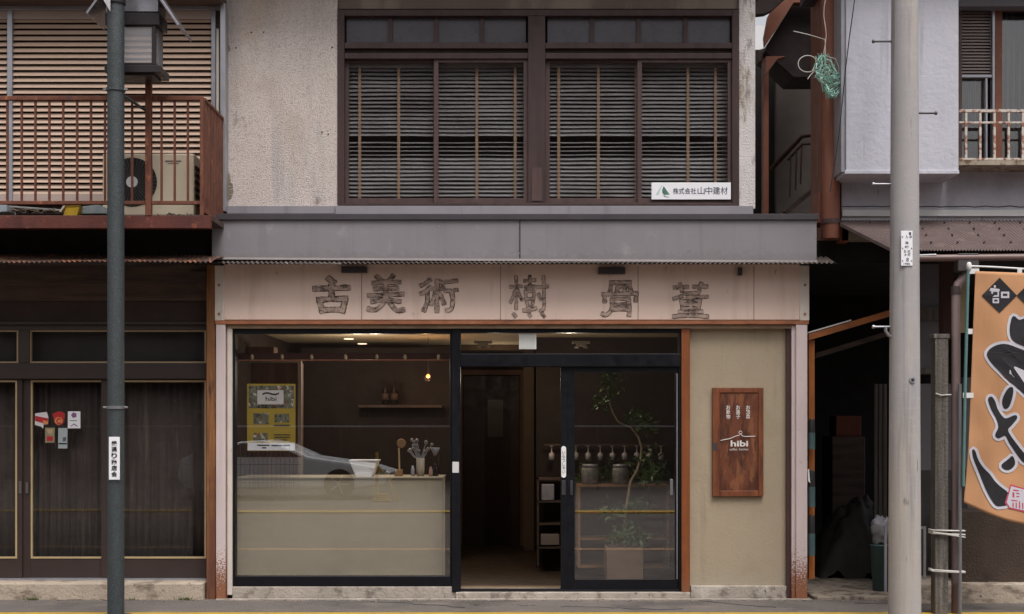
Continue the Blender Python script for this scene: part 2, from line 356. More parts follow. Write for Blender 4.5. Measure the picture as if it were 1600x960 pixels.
m_down = M('lit_downlight', '#fff0d8', .5, 0, 5, emit=('#ffe6c4', 1.3))
m_ybox = M('yellow_plastic', '#b99528', .5, .12, 6)
m_tarp = M('grey_tarpaulin', '#7f8688', .6, .25, 9, .4, 12)
m_greenbin = M('grey_green_plastic', '#43595a', .5, .1, 5)
m_purple = M('purple_print', '#8a5a86', .7, .1, 9)

# ------------------------------------------------------------------ the ground
g = MB(); g.add([(-300, -300, 0), (300, -300, 0), (300, 300, 0), (-300, 300, 0)], [(0, 1, 2, 3)])
struct(g.build('road', m_asphalt))
struct(MB().box(-30, 30, -1.05, -.897, .001, .005).build('yellow_line', m_yellow))
struct(MB().box(-30, 30, -11.2, -10.8, -.01, .03).build('yellow_kerb', m_yellow))
struct(MB().box(-30, 30, -4.5, -4.3, .001, .005).build('pale_road_line', M('pale_road_paint', '#b08a6a', .8, .2, 6)))
struct(MB().box(X(342), X(1262), -.125, -.075, -.05, .008).build('gutter_strip', m_conc))

# ------------------------------------------------------------------ the shop building
shop = thing('shop_building', 'two storey antique shop turned cafe with pinkish mortar upper wall and brown windows', 'building', (0, 0, 0))
YU = .10                                                   # upper wall plane
up = MB(); up.pb(345, -250, 527, 326, YU, .25); up.build('upper_wall', m_mortar, shop); MB().pb(1155, -250, 1180, 326, YU, .25).build('upper_wall', m_mortar2, shop)
st = MB()
st.pprism([(353, -200), (1179, -200), (1179, 2), (1150, 2)][:0] or [(527, -250), (1155, -250), (1155, 14), (527, 14)], YU + .03, .2)
st.build('lintel_board', M('brown_grey_board', '#6f6058', .8, .1, 2, stains=[('#8c7e72', .5, .05, (1.1, 1.1, .2), .8)]), shop)
# broken corner of the render on the left edge
m_crumb = M('crumbling_mortar', '#8d8272', .95, .25, 12, .8, 60)
for grp in (((353, 70, 5), (356, 76, 4), (354, 62, 4)), ((351, 282, 9), (354, 300, 11), (349, 314, 8), (356, 292, 7))):
    mc = MB()
    for (a, b, r_) in grp:
        pts = [(a + r_ * (.8 + .4 * rnd.random()) * math.cos(t * math.tau / 9), b + 1.5 * r_ * (.8 + .4 * rnd.random()) * math.sin(t * math.tau / 9)) for t in range(9)]
        mc.pprism(pts, YU - .004 - .001 * rnd.random(), .003)
    mc.build('mortar_patch', m_crumb, shop)
for a, b in ((393, 51), (412, 51), (369, 75), (519, 74), (503, 207), (513, 210)):
    MB().tube([(X(a, YU), YU - .006, Z(b, YU)), (X(a, YU), YU + .01, Z(b, YU))], .007, 8).build('nail', m_fdark, shop)
# side and rear of the upper storey, eave
MB().box(X(345, YU), X(345, YU) + .12, YU + .25, 7, 2.9, 6.6).build('side_wall', m_mortar2, shop)
MB().box(X(1180, YU) - .12, X(1180, YU), YU + .25, 7, 2.9, 6.6).build('side_wall', m_mortar2, shop)
ev = MB(); ev.hexa([(X(330), -.42, 5.62), (X(1195), -.42, 5.62), (X(1195), 7, 7.6), (X(330), 7, 7.6), (X(330), -.42, 5.7), (X(1195), -.42, 5.7), (X(1195), 7, 7.7), (X(330), 7, 7.7)])
ev.build('roof', m_fdark, shop)
# ---- upstairs window
YW = YU + .02
win = thing('x', '', ''); bpy.data.objects.remove(win)
wf = MB()
wf.frame(527, 15, 1155, 322, YW - .03, .16, 11, 10, 11, 5)
wf.pb(825, 25, 852, 317, YW - .025, .15); wf.pb(538, 67, 825, 76, YW - .02, .14); wf.pb(852, 67, 1144, 76, YW - .02, .14)
wf.pb(538, 83, 825, 92, YW - .015, .14); wf.pb(852, 83, 1144, 92, YW - .015, .14)
wf.pb(538, 76, 825, 83, YW + .02, .1); wf.pb(852, 76, 1144, 83, YW + .02, .1)
wo = wf.build('window_frame', m_brownwin, shop, .004)
for a, b in ((538, 825), (852, 1144)):
    n = 4; wd = (b - a) / n
    for i in range(1, n): MB().pb(a + i * wd - 3.5, 25, a + i * wd + 3.5, 67, YW + .01, .04).build('glazing_bar', m_brownwin, wo)
for a, b in ((538, 825), (852, 1144)):
    for i in range(4):
        wd = (b - a) / 4
        MB().pb(a + i * wd + 3.5, 25, a + (i + 1) * wd - 3.5, 67, YW + .03, .006).build('frosted_pane', m_frost, wo)
sash_px = [(538, 684, .03), (678, 825, .0), (852, 1002, .03), (996, 1144, .0)]
for a, b, dy in sash_px:
    sa = MB().frame(a, 92, b, 317, YW + .005 + dy, .028, 7, 6, 7, 7).build('sash', m_brownwin2, shop, .002)
    MB().pb(a + 7, 98, b - 7, 310, YW + .016 + dy, .005).build('pane', m_glassold, sa)
MB().pb(831, 262, 847, 314, YW - .032, .006).build('cover_plate', m_brownwin2, wo)
# venetian blinds: one per sash pair
YB = YW + .105
for a, b, tapes in ((538, 825, (562, 623, 745, 805)), (852, 1144, (873, 935, 994, 1075, 1118))):
    sl_ = MB(); y0 = 110; pitch = 6.3; n = int((314 - y0) / pitch)
    half = (a + b) / 2
    for i in range(n):
        py = y0 + i * pitch
        if abs(py - 219) < 3.2: continue
        for (u, v_) in ((a + 3, half - 1), (half + 1, b - 3)):
            tl = R(60 + 10 * mnoise.noise((i * .37, u * .01, 1)) - (26 if abs(py - 230) < 13 else 0))
            wd = .0138; z = Z(py, YB); cy, cz = math.cos(tl) * wd, math.sin(tl) * wd; NS = 9; V = []; F = []
            for q in range(NS + 1):
                x = X(u + (v_ - u) * q / NS, YB); dz = .0035 * mnoise.noise((i * .31, u * .013 + q * .3, 2)) + .0015 * mnoise.noise((i * 1.7, q * .5, u))
                for (p, h_) in ((-1, 0), (-.33, .002), (.33, .002), (1, 0)):
                    V.append((x, YB + p * cy, z + p * cz + h_ + dz)); V.append((x, YB + p * cy + .0008, z + p * cz + h_ + dz - .0008))
            for q in range(NS):
                A, B = q * 8, q * 8 + 8
                for p in (0, 2, 4): F += [(A + p, B + p, B + p + 2, A + p + 2), (A + p + 3, B + p + 3, B + p + 1, A + p + 1)]
                F += [(A + 1, B + 1, B, A), (A + 6, B + 6, B + 7, A + 7)]
            sl_.add(V, F)
    bl = sl_.build('venetian_blind', m_slat, shop)
    MB().pb(a + 2, 96, b - 2, 106, YB - .02, .04).build('head_rail', m_slat, bl)
    for tx in tapes:
        MB().pb(tx - 2.2, 106, tx + 2.2, 313, YB - .021, .0015).build('ladder_tape', m_tape, bl)
rm = MB(); a, b, c, d = X(527), X(1155), Z(322), Z(10)
rm.box(a - .3, b + .25, 2.6, 2.7, c - .2, d + .3); rm.box(a - .3, b + .25, YU + .26, 2.6, c - .2, c - .1); rm.box(a - .3, b + .25, YU + .26, 2.6, d + .2, d + .3)
rm.build('upstairs_room', m_room, shop)
# ---- flashing and fascia
fl = MB(); fl.pb(349, 322, 524, 334, YU - .03, .03); fl.pb(524, 322, 1177, 335, YU - .05, .05)
fo = fl.build('flashing', m_flash, shop, .002)
YF = -.26
fa = MB(); fa.pprism([(331, 344), (1276, 344), (1276, 407), (331, 402)], YF, .3); fas = fa.build('fascia', m_fascia, shop, .003)
MB().prism([(X(330, YF), Z(335, YF)), (X(1278, YF), Z(335, YF)), (X(1278, YF), Z(344, YF)), (X(330, YF), Z(344, YF))], YF - .022, YU + .0).build('canopy_top', m_fdark, fas, .002)
MB().pprism([(331, 402), (1277, 407), (1277, 410.5), (331, 405.5)], YF - .006, .06).build('drip_edge', M('pale_drip_edge', '#a79f9e', .4, .1, 5), fas)
sm = MB(); sm.pb(811, 345, 813.4, 404, YF - .003, .004); sm.build('seam', m_fdark, fas)
rv = MB()
for a, b in ((812, 396), (927, 358), (1041, 358), (1150, 361), (1262, 359), (466, 354), (575, 355), (686, 354), (1275, 370)):
    rv.tube([(X(a, YF), YF - .004, Z(b, YF)), (X(a, YF), YF + .004, Z(b, YF))], .005, 8)
rv.build('rivet', m_alu, fas)
MB().corrugated(X(322, -.3), X(1306, -.3), .0, Z(402), -.31, Z(411, -.31), .041, .0075, wob=.006).build('corrugated_awning', m_corr, shop)
# ---- signboard
sgn = thing('shop_signboard', 'long cream signboard with worn black Japanese characters above the shop window', 'sign', (X(800, -.07), -.07, Z(505, -.07)))
YS = -.07
MB().pb(350, 413, 1250, 500, YS, .07).build('board', m_board, sgn, .003)
for a, b in ((335.5, 350), (1250, 1264.5)):
    cp = MB().pb(a, 415, b, 501, YS - .012, .09).build('end_cap', m_creamstrip, sgn, .004)
    bo = MB()
    for py in (446, 491): bo.tube([(X((a + b) / 2, YS), YS - .02, Z(py, YS)), (X((a + b) / 2, YS), YS - .01, Z(py, YS))], .011, 12)
    bo.build('bolt', m_rusttrim, cp)
se = MB()
for px in (565, 782, 997, 1178): se.pb(px - .5, 416, px + .5, 500, YS - .0015, .002)
se.build('board_joint', m_seam, sgn)
MB().pb(336, 501, 1264, 507, YS - .02, .1).build('lower_trim', m_rusttrim, sgn, .003)
# brush strokes of the six characters in a 100 x 100 square
chars = [
    ((488, 434, 548, 489), 12, [[(42, 2), (57, 15)], [(5, 32), (95, 29)], [(50, 18), (50, 58)], [(15, 63), (88, 60)], [(20, 64), (22, 82), (27, 97)], [(85, 62), (82, 80), (77, 97)], [(26, 92), (79, 91)]]),
    ((573, 431, 632, 489), 9.5, [[(26, 1), (38, 13)], [(70, 0), (60, 13)], [(16, 20), (88, 18)], [(20, 36), (82, 34)], [(5, 54), (96, 50)], [(50, 14), (50, 56)], [(14, 70), (42, 66)], [(58, 66), (88, 70)], [(50, 56), (42, 76), (24, 92), (4, 90)], [(54, 62), (66, 80), (80, 94), (98, 92)]]),
    ((656, 436, 715, 489), 9, [[(28, 2), (14, 14), (3, 20)], [(28, 24), (14, 38), (2, 44)], [(19, 38), (20, 66), (10, 95)], [(28, 30), (64, 28)], [(46, 3), (46, 50), (45, 97)], [(43, 36), (36, 60), (29, 76)], [(50, 36), (58, 56), (64, 74)], [(54, 8), (62, 16)], [(69, 9), (98, 6)], [(66, 36), (99, 33)], [(85, 36), (87, 70), (82, 90), (70, 94)]]),
    ((796, 431, 857, 496), 6.5, [[(2, 27), (32, 25)], [(17, 2), (18, 50), (17, 80)], [(15, 34), (9, 52), (2, 64)], [(20, 34), (27, 50), (33, 58)], [(38, 13), (66, 11)], [(52, 1), (52, 26)], [(40, 27), (64, 26)], [(41, 38), (63, 37)], [(41, 38), (42, 56)], [(63, 37), (62, 56)], [(41, 56), (63, 56)], [(44, 63), (47, 74)], [(60, 63), (57, 74)], [(36, 84), (52, 84), (68, 78)], [(71, 28), (99, 26)], [(87, 2), (89, 50), (88, 78), (79, 86)], [(74, 44), (81, 57)], [(10, 92), (16, 98)], [(50, 92), (54, 98)], [(84, 92), (90, 98)]]),
    ((939, 439, 998, 496), 8.5, [[(28, 4), (24, 30)], [(25, 5), (78, 4)], [(74, 4), (79, 28)], [(44, 16), (42, 30)], [(45, 17), (66, 17)], [(64, 17), (63, 29)], [(5, 37), (95, 34)], [(8, 38), (10, 58)], [(94, 35), (92, 56)], [(30, 50), (28, 78), (14, 94), (3, 90)], [(28, 50), (75, 49)], [(73, 50), (76, 78), (74, 96)], [(32, 65), (71, 64)], [(30, 79), (71, 78)]]),
    ((1051, 442, 1107, 497), 8.5, [[(4, 14), (42, 12)], [(20, 2), (27, 25)], [(58, 12), (96, 11)], [(80, 1), (73, 25)], [(32, 31), (72, 29)], [(3, 46), (26, 38)], [(40, 42), (97, 40)], [(50, 29), (51, 92)], [(24, 52), (76, 51)], [(24, 52), (28, 73)], [(76, 51), (72, 73)], [(28, 62), (73, 62)], [(28, 73), (73, 72)], [(18, 83), (82, 82)], [(2, 96), (50, 94), (98, 96)]]),
]
def brush(mb, rect, w_, strokes, y, k):
    """ribbon strokes with flared, uneven ends laid on the board"""
    a, b, c, d = rect
    for si, st_ in enumerate(strokes):
        P = [Vector(p) for p in st_]; pts = []
        for q in range(len(P) - 1):
            p0, p1, p2, p3 = P[max(q - 1, 0)], P[q], P[q + 1], P[min(q + 2, len(P) - 1)]
            for t in [u / 6 for u in range(6)]: pts.append(.5 * ((2 * p1) + (p2 - p0) * t + (2 * p0 - 5 * p1 + 4 * p2 - p3) * t * t + (3 * p1 - p0 - 3 * p2 + p3) * t ** 3))
        pts.append(P[-1]); n = len(pts); L_, R_ = [], []
        ta = (pts[1] - pts[0]).normalized(); tb = (pts[-1] - pts[-2]).normalized()
        pts[0] = pts[0] - ta * w_ * .3 * k; pts[-1] = pts[-1] + tb * w_ * .3 * k
        for i in range(n):
            t = (pts[min(i + 1, n - 1)] - pts[max(i - 1, 0)]).normalized(); nn = Vector((-t.y, t.x)); u = i / (n - 1)
            ww = w_ * .5 * (k + .42 * abs(2 * u - 1) ** 3 - .12) 
            if i in (0, n - 1): ww *= .72
            L_.append(pts[i] + nn * ww * (1 + .22 * mnoise.noise((i * .9, si, a)))); R_.append(pts[i] - nn * ww * (1 + .22 * mnoise.noise((i * .9, si + 40, a))))
        yy = y - .00012 * si; V = []
        for p in L_ + R_: V.append((X(a + (c - a) * p.x / 100, yy), yy, Z(b + (d - b) * p.y / 100, yy)))
        mb.add(V, [(i, i + 1, n + i + 1, n + i) for i in range(n - 1)])
m_paint = worn('faded_grey_paint', '#bfa799', .34, .24, (10, 10, 22), .96)
m_paint2 = worn('flaking_dark_paint', '#38292b', .34, .22, (17, 17, 22), .92)
for rect, w_, strokes_ in chars:
    lt = MB(); brush(lt, rect, w_ * 1.18, strokes_, YS - .0006, 1.32)
    f_ = lt.build('painted_character', m_paint2, sgn)
    lo = MB(); brush(lo, rect, w_ * 1.18, strokes_, YS - .004, .92)
    lo.build('faded_stroke', m_paint, f_)
bk = MB(); 
for a, c, b, d in ((533, 573, 417, 426), (935, 977, 418, 428), (1154, 1160, 418, 430)): bk.pb(a, b, c, d, YS - .05, .05)
bk.build('bracket', m_fdark, sgn)
# ---- steel pilasters and ground floor structure
pl = MB(); pl.pb(337.5, 507, 352, 939, -.085, .24); pl.build('pilaster', m_pink, shop, .004)
pl = MB(); pl.pb(352, 509, 355, 936, -.03, .1); pl.build('pilaster_groove', m_rusttrim, shop)
pl = MB(); pl.pb(355, 513, 362.5, 930, -.05, .18); pl.build('cream_jamb', m_creamstrip, shop, .003)
pl = MB(); pl.pb(1244, 507, 1261.5, 939, -.085, .24); pl.build('pilaster', m_pink, shop, .004)
pl = MB(); pl.pb(1237, 509, 1244, 936, -.06, .2); pl.build('cream_jamb', m_pink, shop, .003)
pl = MB(); pl.pb(1229, 513, 1237, 937, -.03, .17); pl.build('dark_jamb', M('dark_brown_steel', '#4a3230', .6, .15, 5), shop)
MB().pb(355, 508, 1244, 513.5, -.055, .2).build('cream_lintel', M('tan_lintel', '#a08a72', .6, .1, 6, stains=[('#4d3a2e', .5, .2, (4, 4, 9), .6)]), shop, .002)
MB().pb(362.5, 413, 1237, 505, .0, .15).build('lower_wall', m_intwall, shop)
pn = MB().pb(1078, 514, 1229, 919, .01, .12).build('plaster_panel', m_plaster, shop)
MB().pb(1079.5, 916, 1229, 939, -.035, .17).build('concrete_plinth', m_conc, shop, .006)
MB().pb(362.5, 917, 712, 941, -.03, .3).build('concrete_plinth', m_conc, shop, .006)
MB().pb(712, 926, 1079, 943, -.07, .32).build('threshold', m_conc, shop, .008)
MB().pb(1065, 514, 1078, 926, -.045, .18).build('timber_post', m_orange, shop, .004)
# ---- shop window
sw = MB(); sw.frame(362.5, 513.5, 706, 917, -.02, .09, 5, 8, 3, 16); swo = sw.build('shop_window_frame', m_black, shop, .003)
MB().pb(367.5, 521, 703, 901, .02, .008).build('shop_window_glass', m_shopglass, swo)
MB().pb(706, 513.5, 719.5, 926, -.035, .13).build('door_jamb', m_black, shop, .003)
en = MB(); en.pb(719.5, 513.5, 1065, 520, -.02, .11); en.pb(719.5, 553, 1065, 573, -.025, .13); en.pb(1061, 520, 1065, 926, -.02, .11); en.pb(719.5, 922, 1065, 926, -.02, .11)
eno = en.build('entrance_frame', m_black, shop, .003)
MB().pb(719.5, 520, 1061, 553, .02, .008).build('transom_glass', m_shopglass, eno)
dr = MB(); dr.frame(876, 573, 1061, 924, .005, .035, 22, 9, 6, 18); dr.pb(887.3, 580, 888.8, 915, .002, .003); dro = dr.build('sliding_door', m_black, shop, .002)
MB().pb(898, 582, 1055, 906, .018, .007).build('door_glass', m_shopglass, dro)
MB().pb(1057.2, 584, 1058.8, 905, .001, .004).build('door_edge_strip', m_alu, dro)
hd = MB(); hd.pb(877, 701, 884.5, 743, -.004, .009); 
for t in range(2):
    zc = 701 if t == 0 else 743
    hd.tube([(X(880.75), -.0039, Z(zc)), (X(880.75), .0049, Z(zc))], 3.75 / 180, 14)
ho_ = hd.build('handle_plate', m_white, dro)
tx = MB()
for i, chh in enumerate('いらっしゃい'): letter(tx, chh, 878.6, 705 + i * 6, 883, 710 + i * 6, -.0042, 0, 0, .001)
tx.build('handle_lettering', m_ink, ho_)
for a, b in ((877.5, 884), (891, 895)):
    MB().pb(a, 751, b, 774, -.001, .007).build('finger_pull', M('grey_pull', '#4b4a4e', .4, .1, 9, metal=.5), dro, .002)
MB().pb(1047, 749, 1051.5, 774, .012, .008).build('lock_plate', m_steel, dro, .002)
MB().pb(706.8, 722, 717, 739, -.039, .005).build('switch_plate', M('grey_white_plastic', '#cfcccb', .5, .03, 9), shop, .001)
# ---- the room behind the glass
XL, XR, YR = X(362), X(1237), 4.6
MB().box(XL - .1, XR + .1, .52, YR, -.1, .044).build('interior_floor', M('dark_wooden_floor', '#3f342b', .55, .15, 4, grain=('#2a221c', (1.2, 14, 2), .6)), shop); MB().box(XL - .1, XR + .1, .14, .52, -.1, .045).build('entrance_floor', m_floor, shop)
MB().box(XL - .1, XR + .1, .16, YR, 2.40, 2.5).build('interior_ceiling', m_ceiling, shop)
MB().box(XL - .1, XR + .1, YR, YR + .1, .045, 2.4).build('interior_back_wall', m_intwall, shop)
sw_ = MB(); sw_.box(XL - .1, XL, .16, YR, .045, 2.4); sw_.box(XR, XR + .1, .16, YR, .045, 2.4); sw_.build('interior_side_wall', m_intwall, shop)
cb = MB()
cb.box(XL, XR, 3.2, 3.25, 2.34, 2.399)
cb.build('ceiling_beam', M('brown_beam', '#5a4636', .7, .1, 4), shop)
px_ = MB().box(X(818, 3.9), X(834, 3.9), 3.9, 4.1, .045, 2.4).build('interior_pillar', M('beige_pillar', '#65564a', .8, .08, 3), shop)
dd = MB().pb(724, 588, 812, 855, 4.55, .05).build('rear_door', M('dark_red_brown_door', '#33211f', .5, .1, 4), shop)
MB().frame(716, 578, 820, 856, 4.53, .065, 7, 8, 7, 0).build('door_frame', M('brown_door_frame', '#6b4c3c', .6, .1, 5), dd)
MB().pb(762, 625, 786, 683, 4.54, .005).build('door_pane', M('dim_pane', '#5a504a', .4, .05, 4), dd)
MB().box(X(838, 2.0), XR, 2.0, 2.05, .045, 2.4).build('partition_wall', M('dark_partition', '#2e2420', .8, .1, 3), shop)
for px, py in ((545, 2.2), (566, 3.0), (575, 3.7)):
    MB().cyl(X(px, py), py, 2.392, 2.4, .05, seg=16).build('downlight', m_down, shop)
MB().pb(465, 505, 1075, 520, .5, .05).build('ceiling_batten', M('tan_batten', '#8c7355', .7, .1, 4), shop)
bb = MB()
for px in (738, 752, 905, 915): pass
# curtain rail behind the glass with clips
ral = thing('hanging_rail', 'thin red brown rail with pale clips hung behind the top of shop window', 'rail', (X(535, .1), .1, Z(563, .1)))
MB().tube([(X(368, .1), .1, Z(563.5, .1)), (X(704, .1), .1, Z(563, .1))], .006, 8).build('rod', m_rusttrim, ral)
for px in (394, 441, 487, 540, 589, 633, 685):
    MB().lathe(X(px, .1), .1, [(.004, Z(563, .1)), (.011, Z(561, .1)), (.014, Z(557, .1)), (.006, Z(554, .1))], 10).build('clip', m_beigetrim, ral)
MB().pb(368, 552, 704, 562, .25, .03).build('backing_rail', M('maroon_rail', '#4a2a24', .6, .1, 4), ral)
for i, px in enumerate((755, 908)):
    br = MB()
    br.pb(px - 14, 533, px + 14, 537, .12, .03); br.pb(px - 8, 537, px + 8, 541, .12, .03); br.pb(px - 10, 541, px - 4, 544, .12, .03); br.pb(px + 4, 541, px + 10, 544, .12, .03)
    br.build('transom_bracket', m_beigetrim, shop)
bx = MB().pb(811, 520.5, 838, 546, .008, .011).build('door_sensor', m_white, eno, .003)
MB().pb(813, 522.5, 836, 544, .006, .003).build('sensor_face', M('pale_grey_face', '#d3d4cf', .5, .03, 5), bx)

# ------------------------------------------------------------------ things in the shop
ct = thing('shop_counter', 'long khaki plastered counter standing behind the shop window', 'counter', (X(530, .22), .22, .045))
MB().box(X(367.5, .22), X(691, .22), .22, .27, .045, Z(748, .22)).build('front_panel', m_counter, ct, .004)
MB().box(X(366.5, .22), X(692, .22), .205, .75, Z(748, .22) + .0005, Z(745.5, .22)).build('worktop', m_counter, ct, .003)
MB().box(X(691, .22) - .05, X(691, .22), .2705, .72, .045, Z(748, .22) - .001).build('side_panel', m_counter, ct)
ZC = Z(745.5, .22) + .0005
# white paper tray on the counter
tr = thing('paper_holder', 'white tapered plastic tub with paper on the counter', 'tub', (X(568, .42), .42, ZC))
tb = MB(); xa, xb = X(546, .3), X(590, .3); zt = Z(721, .3)
tb.hexa([(xa + .05, .32, ZC), (xb - .05, .32, ZC), (xb - .05, .5, ZC), (xa + .05, .5, ZC), (xa, .3, zt), (xb, .3, zt), (xb, .52, zt), (xa, .52, zt)])
tb.build('tub', m_clip, tr, .006)
MB().box(xa + .055, xb - .06, .297, .319, ZC, ZC + .035).build('card', m_white, tr)
MB().box(xa - .006, xb + .006, .294, .526, zt + .0005, zt + .012).build('rim', m_white, tr, .003)
# wooden spoon stand
sp = thing('spoon_stand', 'round wooden spoon standing in a small orange wooden block', 'utensil', (X(627, .4), .4, ZC))
MB().box(X(617, .4), X(629, .4), .38, .44, ZC, ZC + .06).build('block', m_oak, sp, .004)
MB().tube([(X(624, .4), .41, ZC + .06), (X(623, .4), .41, Z(700, .4))], .008, 8).build('stem', m_beigetrim, sp)
q = MB(); cx, cz = X(627, .4), Z(693, .4)
q.tube([(cx, .40, cz), (cx, .412, cz), (cx, .42, cz)], [.038, .042, .034], 18); q.build('bowl', m_oak, sp)
ut = thing('utensil_jar', 'grey beige ceramic jar holding steel kitchen utensils on the counter', 'jar', (X(657, .4), .4, ZC))
MB().lathe(X(657, .4), .4, [(.032, ZC), (.036, ZC + .05), (.038, Z(716, .4)), (.03, Z(716, .4) + .001)], 18).build('jar', M('beige_stoneware', '#a79a88', .6, .08, 6), ut)
for i in range(15):
    a = X(657, .4) + rnd.uniform(-.02, .02); dx = rnd.uniform(-.09, .09); z1 = Z(rnd.uniform(686, 706), .4)
    u = MB().tube([(a, .4, Z(718, .4)), (a + dx * .6, .4, z1 - .05), (a + dx, .39, z1)], .004, 6).build('utensil', m_alu, ut)
    hd_ = MB(); hd_.tube([(a + dx, .385, z1), (a + dx, .395, z1 + .012)], [.018, .01], 8); hd_.build('utensil_head', m_alu, u)
for (px, hh, r_, lab, mt) in ((645, .09, .018, 'small clear glass jar left of the utensil jar', m_alu), (673, .08, .017, 'small pinkish salt pot right of the utensil jar', M('pinkish_ceramic', '#a98577', .5, .08, 6))):
    tag(MB().lathe(X(px, .4), .4, [(r_ * .9, ZC), (r_, ZC + hh * .2), (r_, ZC + hh * .75), (r_ * .6, ZC + hh * .85), (r_ * .65, ZC + hh), (r_ * .3, ZC + hh + .004)], 14).build('small_jar', mt), lab, 'jar', 'small jars on the counter')
cd = thing('coffee_dripper', 'dull steel coffee dripper on a stand at the right end of the counter', 'coffee dripper', (X(683, .45), .45, ZC))
MB().tube([(X(685, .45), .47, ZC + .006), (X(685, .45), .47, Z(702, .45)), (X(680, .45), .45, Z(701, .45))], .005, 6).build('stand', m_darkwood, cd)
MB().lathe(X(680, .45), .45, [(.012, Z(712, .45)), (.02, Z(709, .45)), (.045, Z(700, .45)), (.04, Z(699.5, .45))], 16).build('cone', m_alu, cd)
MB().lathe(X(680, .45), .45, [(.03, ZC), (.038, ZC + .03), (.036, ZC + .07), (.022, ZC + .1), (.026, ZC + .11)], 16).build('pot', m_bottle, cd)
# bottles on a wall shelf
sh = thing('wall_shelf', 'dark shelf carrying two bottles on the rear wall', 'shelf', (X(610, 2.4), 2.4, Z(636, 2.4)))
MB().pb(560, 633, 690, 637, 2.35, .25).build('shelf_board', m_darkwood, sh)
MB().box(X(470, 2.6), X(705, 2.6), 2.6, 2.64, .046, 2.33).build('back_panel', M('brown_back_panel', '#2b211d', .8, .1, 3), sh)
for px, hh, lab in ((602, .245, 'dark wine bottle on the wall shelf, the left one of two'), (616, .25, 'dark wine bottle on the wall shelf, the right one of two')):
    z0 = Z(633, 2.4) + .001
    bt = thing('wine_bottle', lab, 'bottle', (X(px, 2.4), 2.4, z0), 'bottles on the wall shelf')
    MB().lathe(X(px, 2.42), 2.42, [(.036, z0), (.038, z0 + .02), (.038, z0 + hh * .58), (.015, z0 + hh * .75), (.013, z0 + hh), (.008, z0 + hh + .003)], 16).build('body', m_bottle, bt)
    MB().lathe(X(px, 2.42), 2.42, [(.0387, z0 + .05), (.0387, z0 + .12)], 16).build('bottle_label', M('tan_paper', '#4d3c32', .7, .1, 12), bt)
pdl = thing('pendant_lamp', 'lit orange pendant bulb hanging in the dark room', 'lamp', (X(669, 2.0), 2.0, Z(588, 2.0)))
MB().lathe(X(669, 2), 2, [(.005, Z(591, 2)), (.022, Z(589, 2)), (.02, Z(587, 2)), (.008, Z(585, 2))], 14).build('bulb', m_bulb, pdl)
MB().tube([(X(669, 2), 2, Z(585, 2)), (X(669, 2), 2, 2.4)], .003, 6).build('cord', m_cable, pdl)
pl_ = bpy.data.lights.new('pendant_light', 'POINT'); pl_.energy = 3; pl_.color = (1, .55, .25); pl_.shadow_soft_size = .03
po = bpy.data.objects.new('pendant_light', pl_); COL.objects.link(po); po.parent = pdl; po.location = (0, -.06, -.03)
for px, py in ((560, 1.5), (585, .7), (890, .75), (775, 3.0)):  # added fill points without fixtures, brightening the ceiling and doorway
    l_ = bpy.data.lights.new('added_fill_light', 'POINT'); l_.energy = 8; l_.color = (1, .86, .68); l_.shadow_soft_size = 0
    o_ = bpy.data.objects.new('added_fill_light', l_); COL.objects.link(o_); o_.parent = shop; o_.location = (X(px, py), py, 2.02); l_.energy = 2.0 if py > 2.5 else 7
# pale frame behind the poster; brown panel added in place of a curtain's reflection
cab = thing('pale_framed_reflection_panel', 'pale frame and brown panel standing in for a reflected curtain behind the poster', 'cabinet', (X(420, .8), .8, .046))
MB().box(X(376, .8), X(466, .8), .83, 1.1, .046, Z(566, .8)).build('panel', M('brown_reflection_panel', '#5b4138', .7, .1, 4, stains=[('#6c5148', .5, .1, (40, 1, .3), .5)]), cab)
MB().frame(371, 563, 471, 800, .8, .045, 6, 4, 6, 4).build('frame', M('pale_lilac_timber', '#8d7f76', .6, .1, 5), cab, .003)
tag(MB().pb(386, 542, 428, 558, .6, .2).build('wooden_box', M('brown_box_wood', '#6a4a38', .7, .1, 6), None, .003), 'brown wooden box kept above the rail behind the shop window', 'box')
# poster on the inside of the glass
YP = .034
po_ = thing('food_poster', 'yellow cafe poster with food pictures taped inside the shop window', 'poster', (X(423, YP), YP, Z(705, YP)))
MB().pb(386, 600, 461.5, 705, YP, .003).build('sheet', m_poster, po_)
ph = M('food_photo', '#6b6a58', .5, .5, 18, stains=[('#2a2c30', .5, .1, (24, 24, 24), .9), ('#d8d2c6', .56, .08, (20, 20, 20), .9), ('#b5552c', .6, .06, (22, 22, 22), .9)])
MB().pb(388.5, 603, 459, 638, YP - .0015, .0012).build('picture', ph, po_)
cardo = MB().pb(402, 610, 443, 632, YP - .0025, .0008).build('title_card', M('pale_card', '#cfc8c4', .6, .03, 9), po_)
tt = MB(); letter(tt, 'hibi', 415, 620, 432, 627, YP - .003, .01, 0, .0006); letter(tt, '~', 410, 613, 436, 618, YP - .003, 0, 0, .0006); tt.build('title', m_ink, cardo)
for a, b, c, d in ((396, 646, 420, 663), (429, 647, 452, 660), (396, 677, 418, 690)): MB().pb(a, b, c, d, YP - .0015, .0012).build('dish_picture', ph, po_)
MB().pb(387, 692.5, 460.5, 704, YP - .0015, .0012).build('footer', m_signwhite, po_)
tl_ = MB()
letter(tl_, 'お惣菜とコーヒー', 402, 632.6, 446, 638, YP - .003, .02, 0, .0006)
for a, b, c, d in ((428, 664, 453, 666), (428, 679, 453, 680.3), (428, 683, 453, 684.3), (428, 687, 448, 688.3), (402, 695, 421, 697), (424, 695.3, 453, 697.3), (409, 699, 416, 701)):
    tl_.pb(a, b, c, d, YP - .003, .0006)
tl_.build('small_print', m_ink, po_)
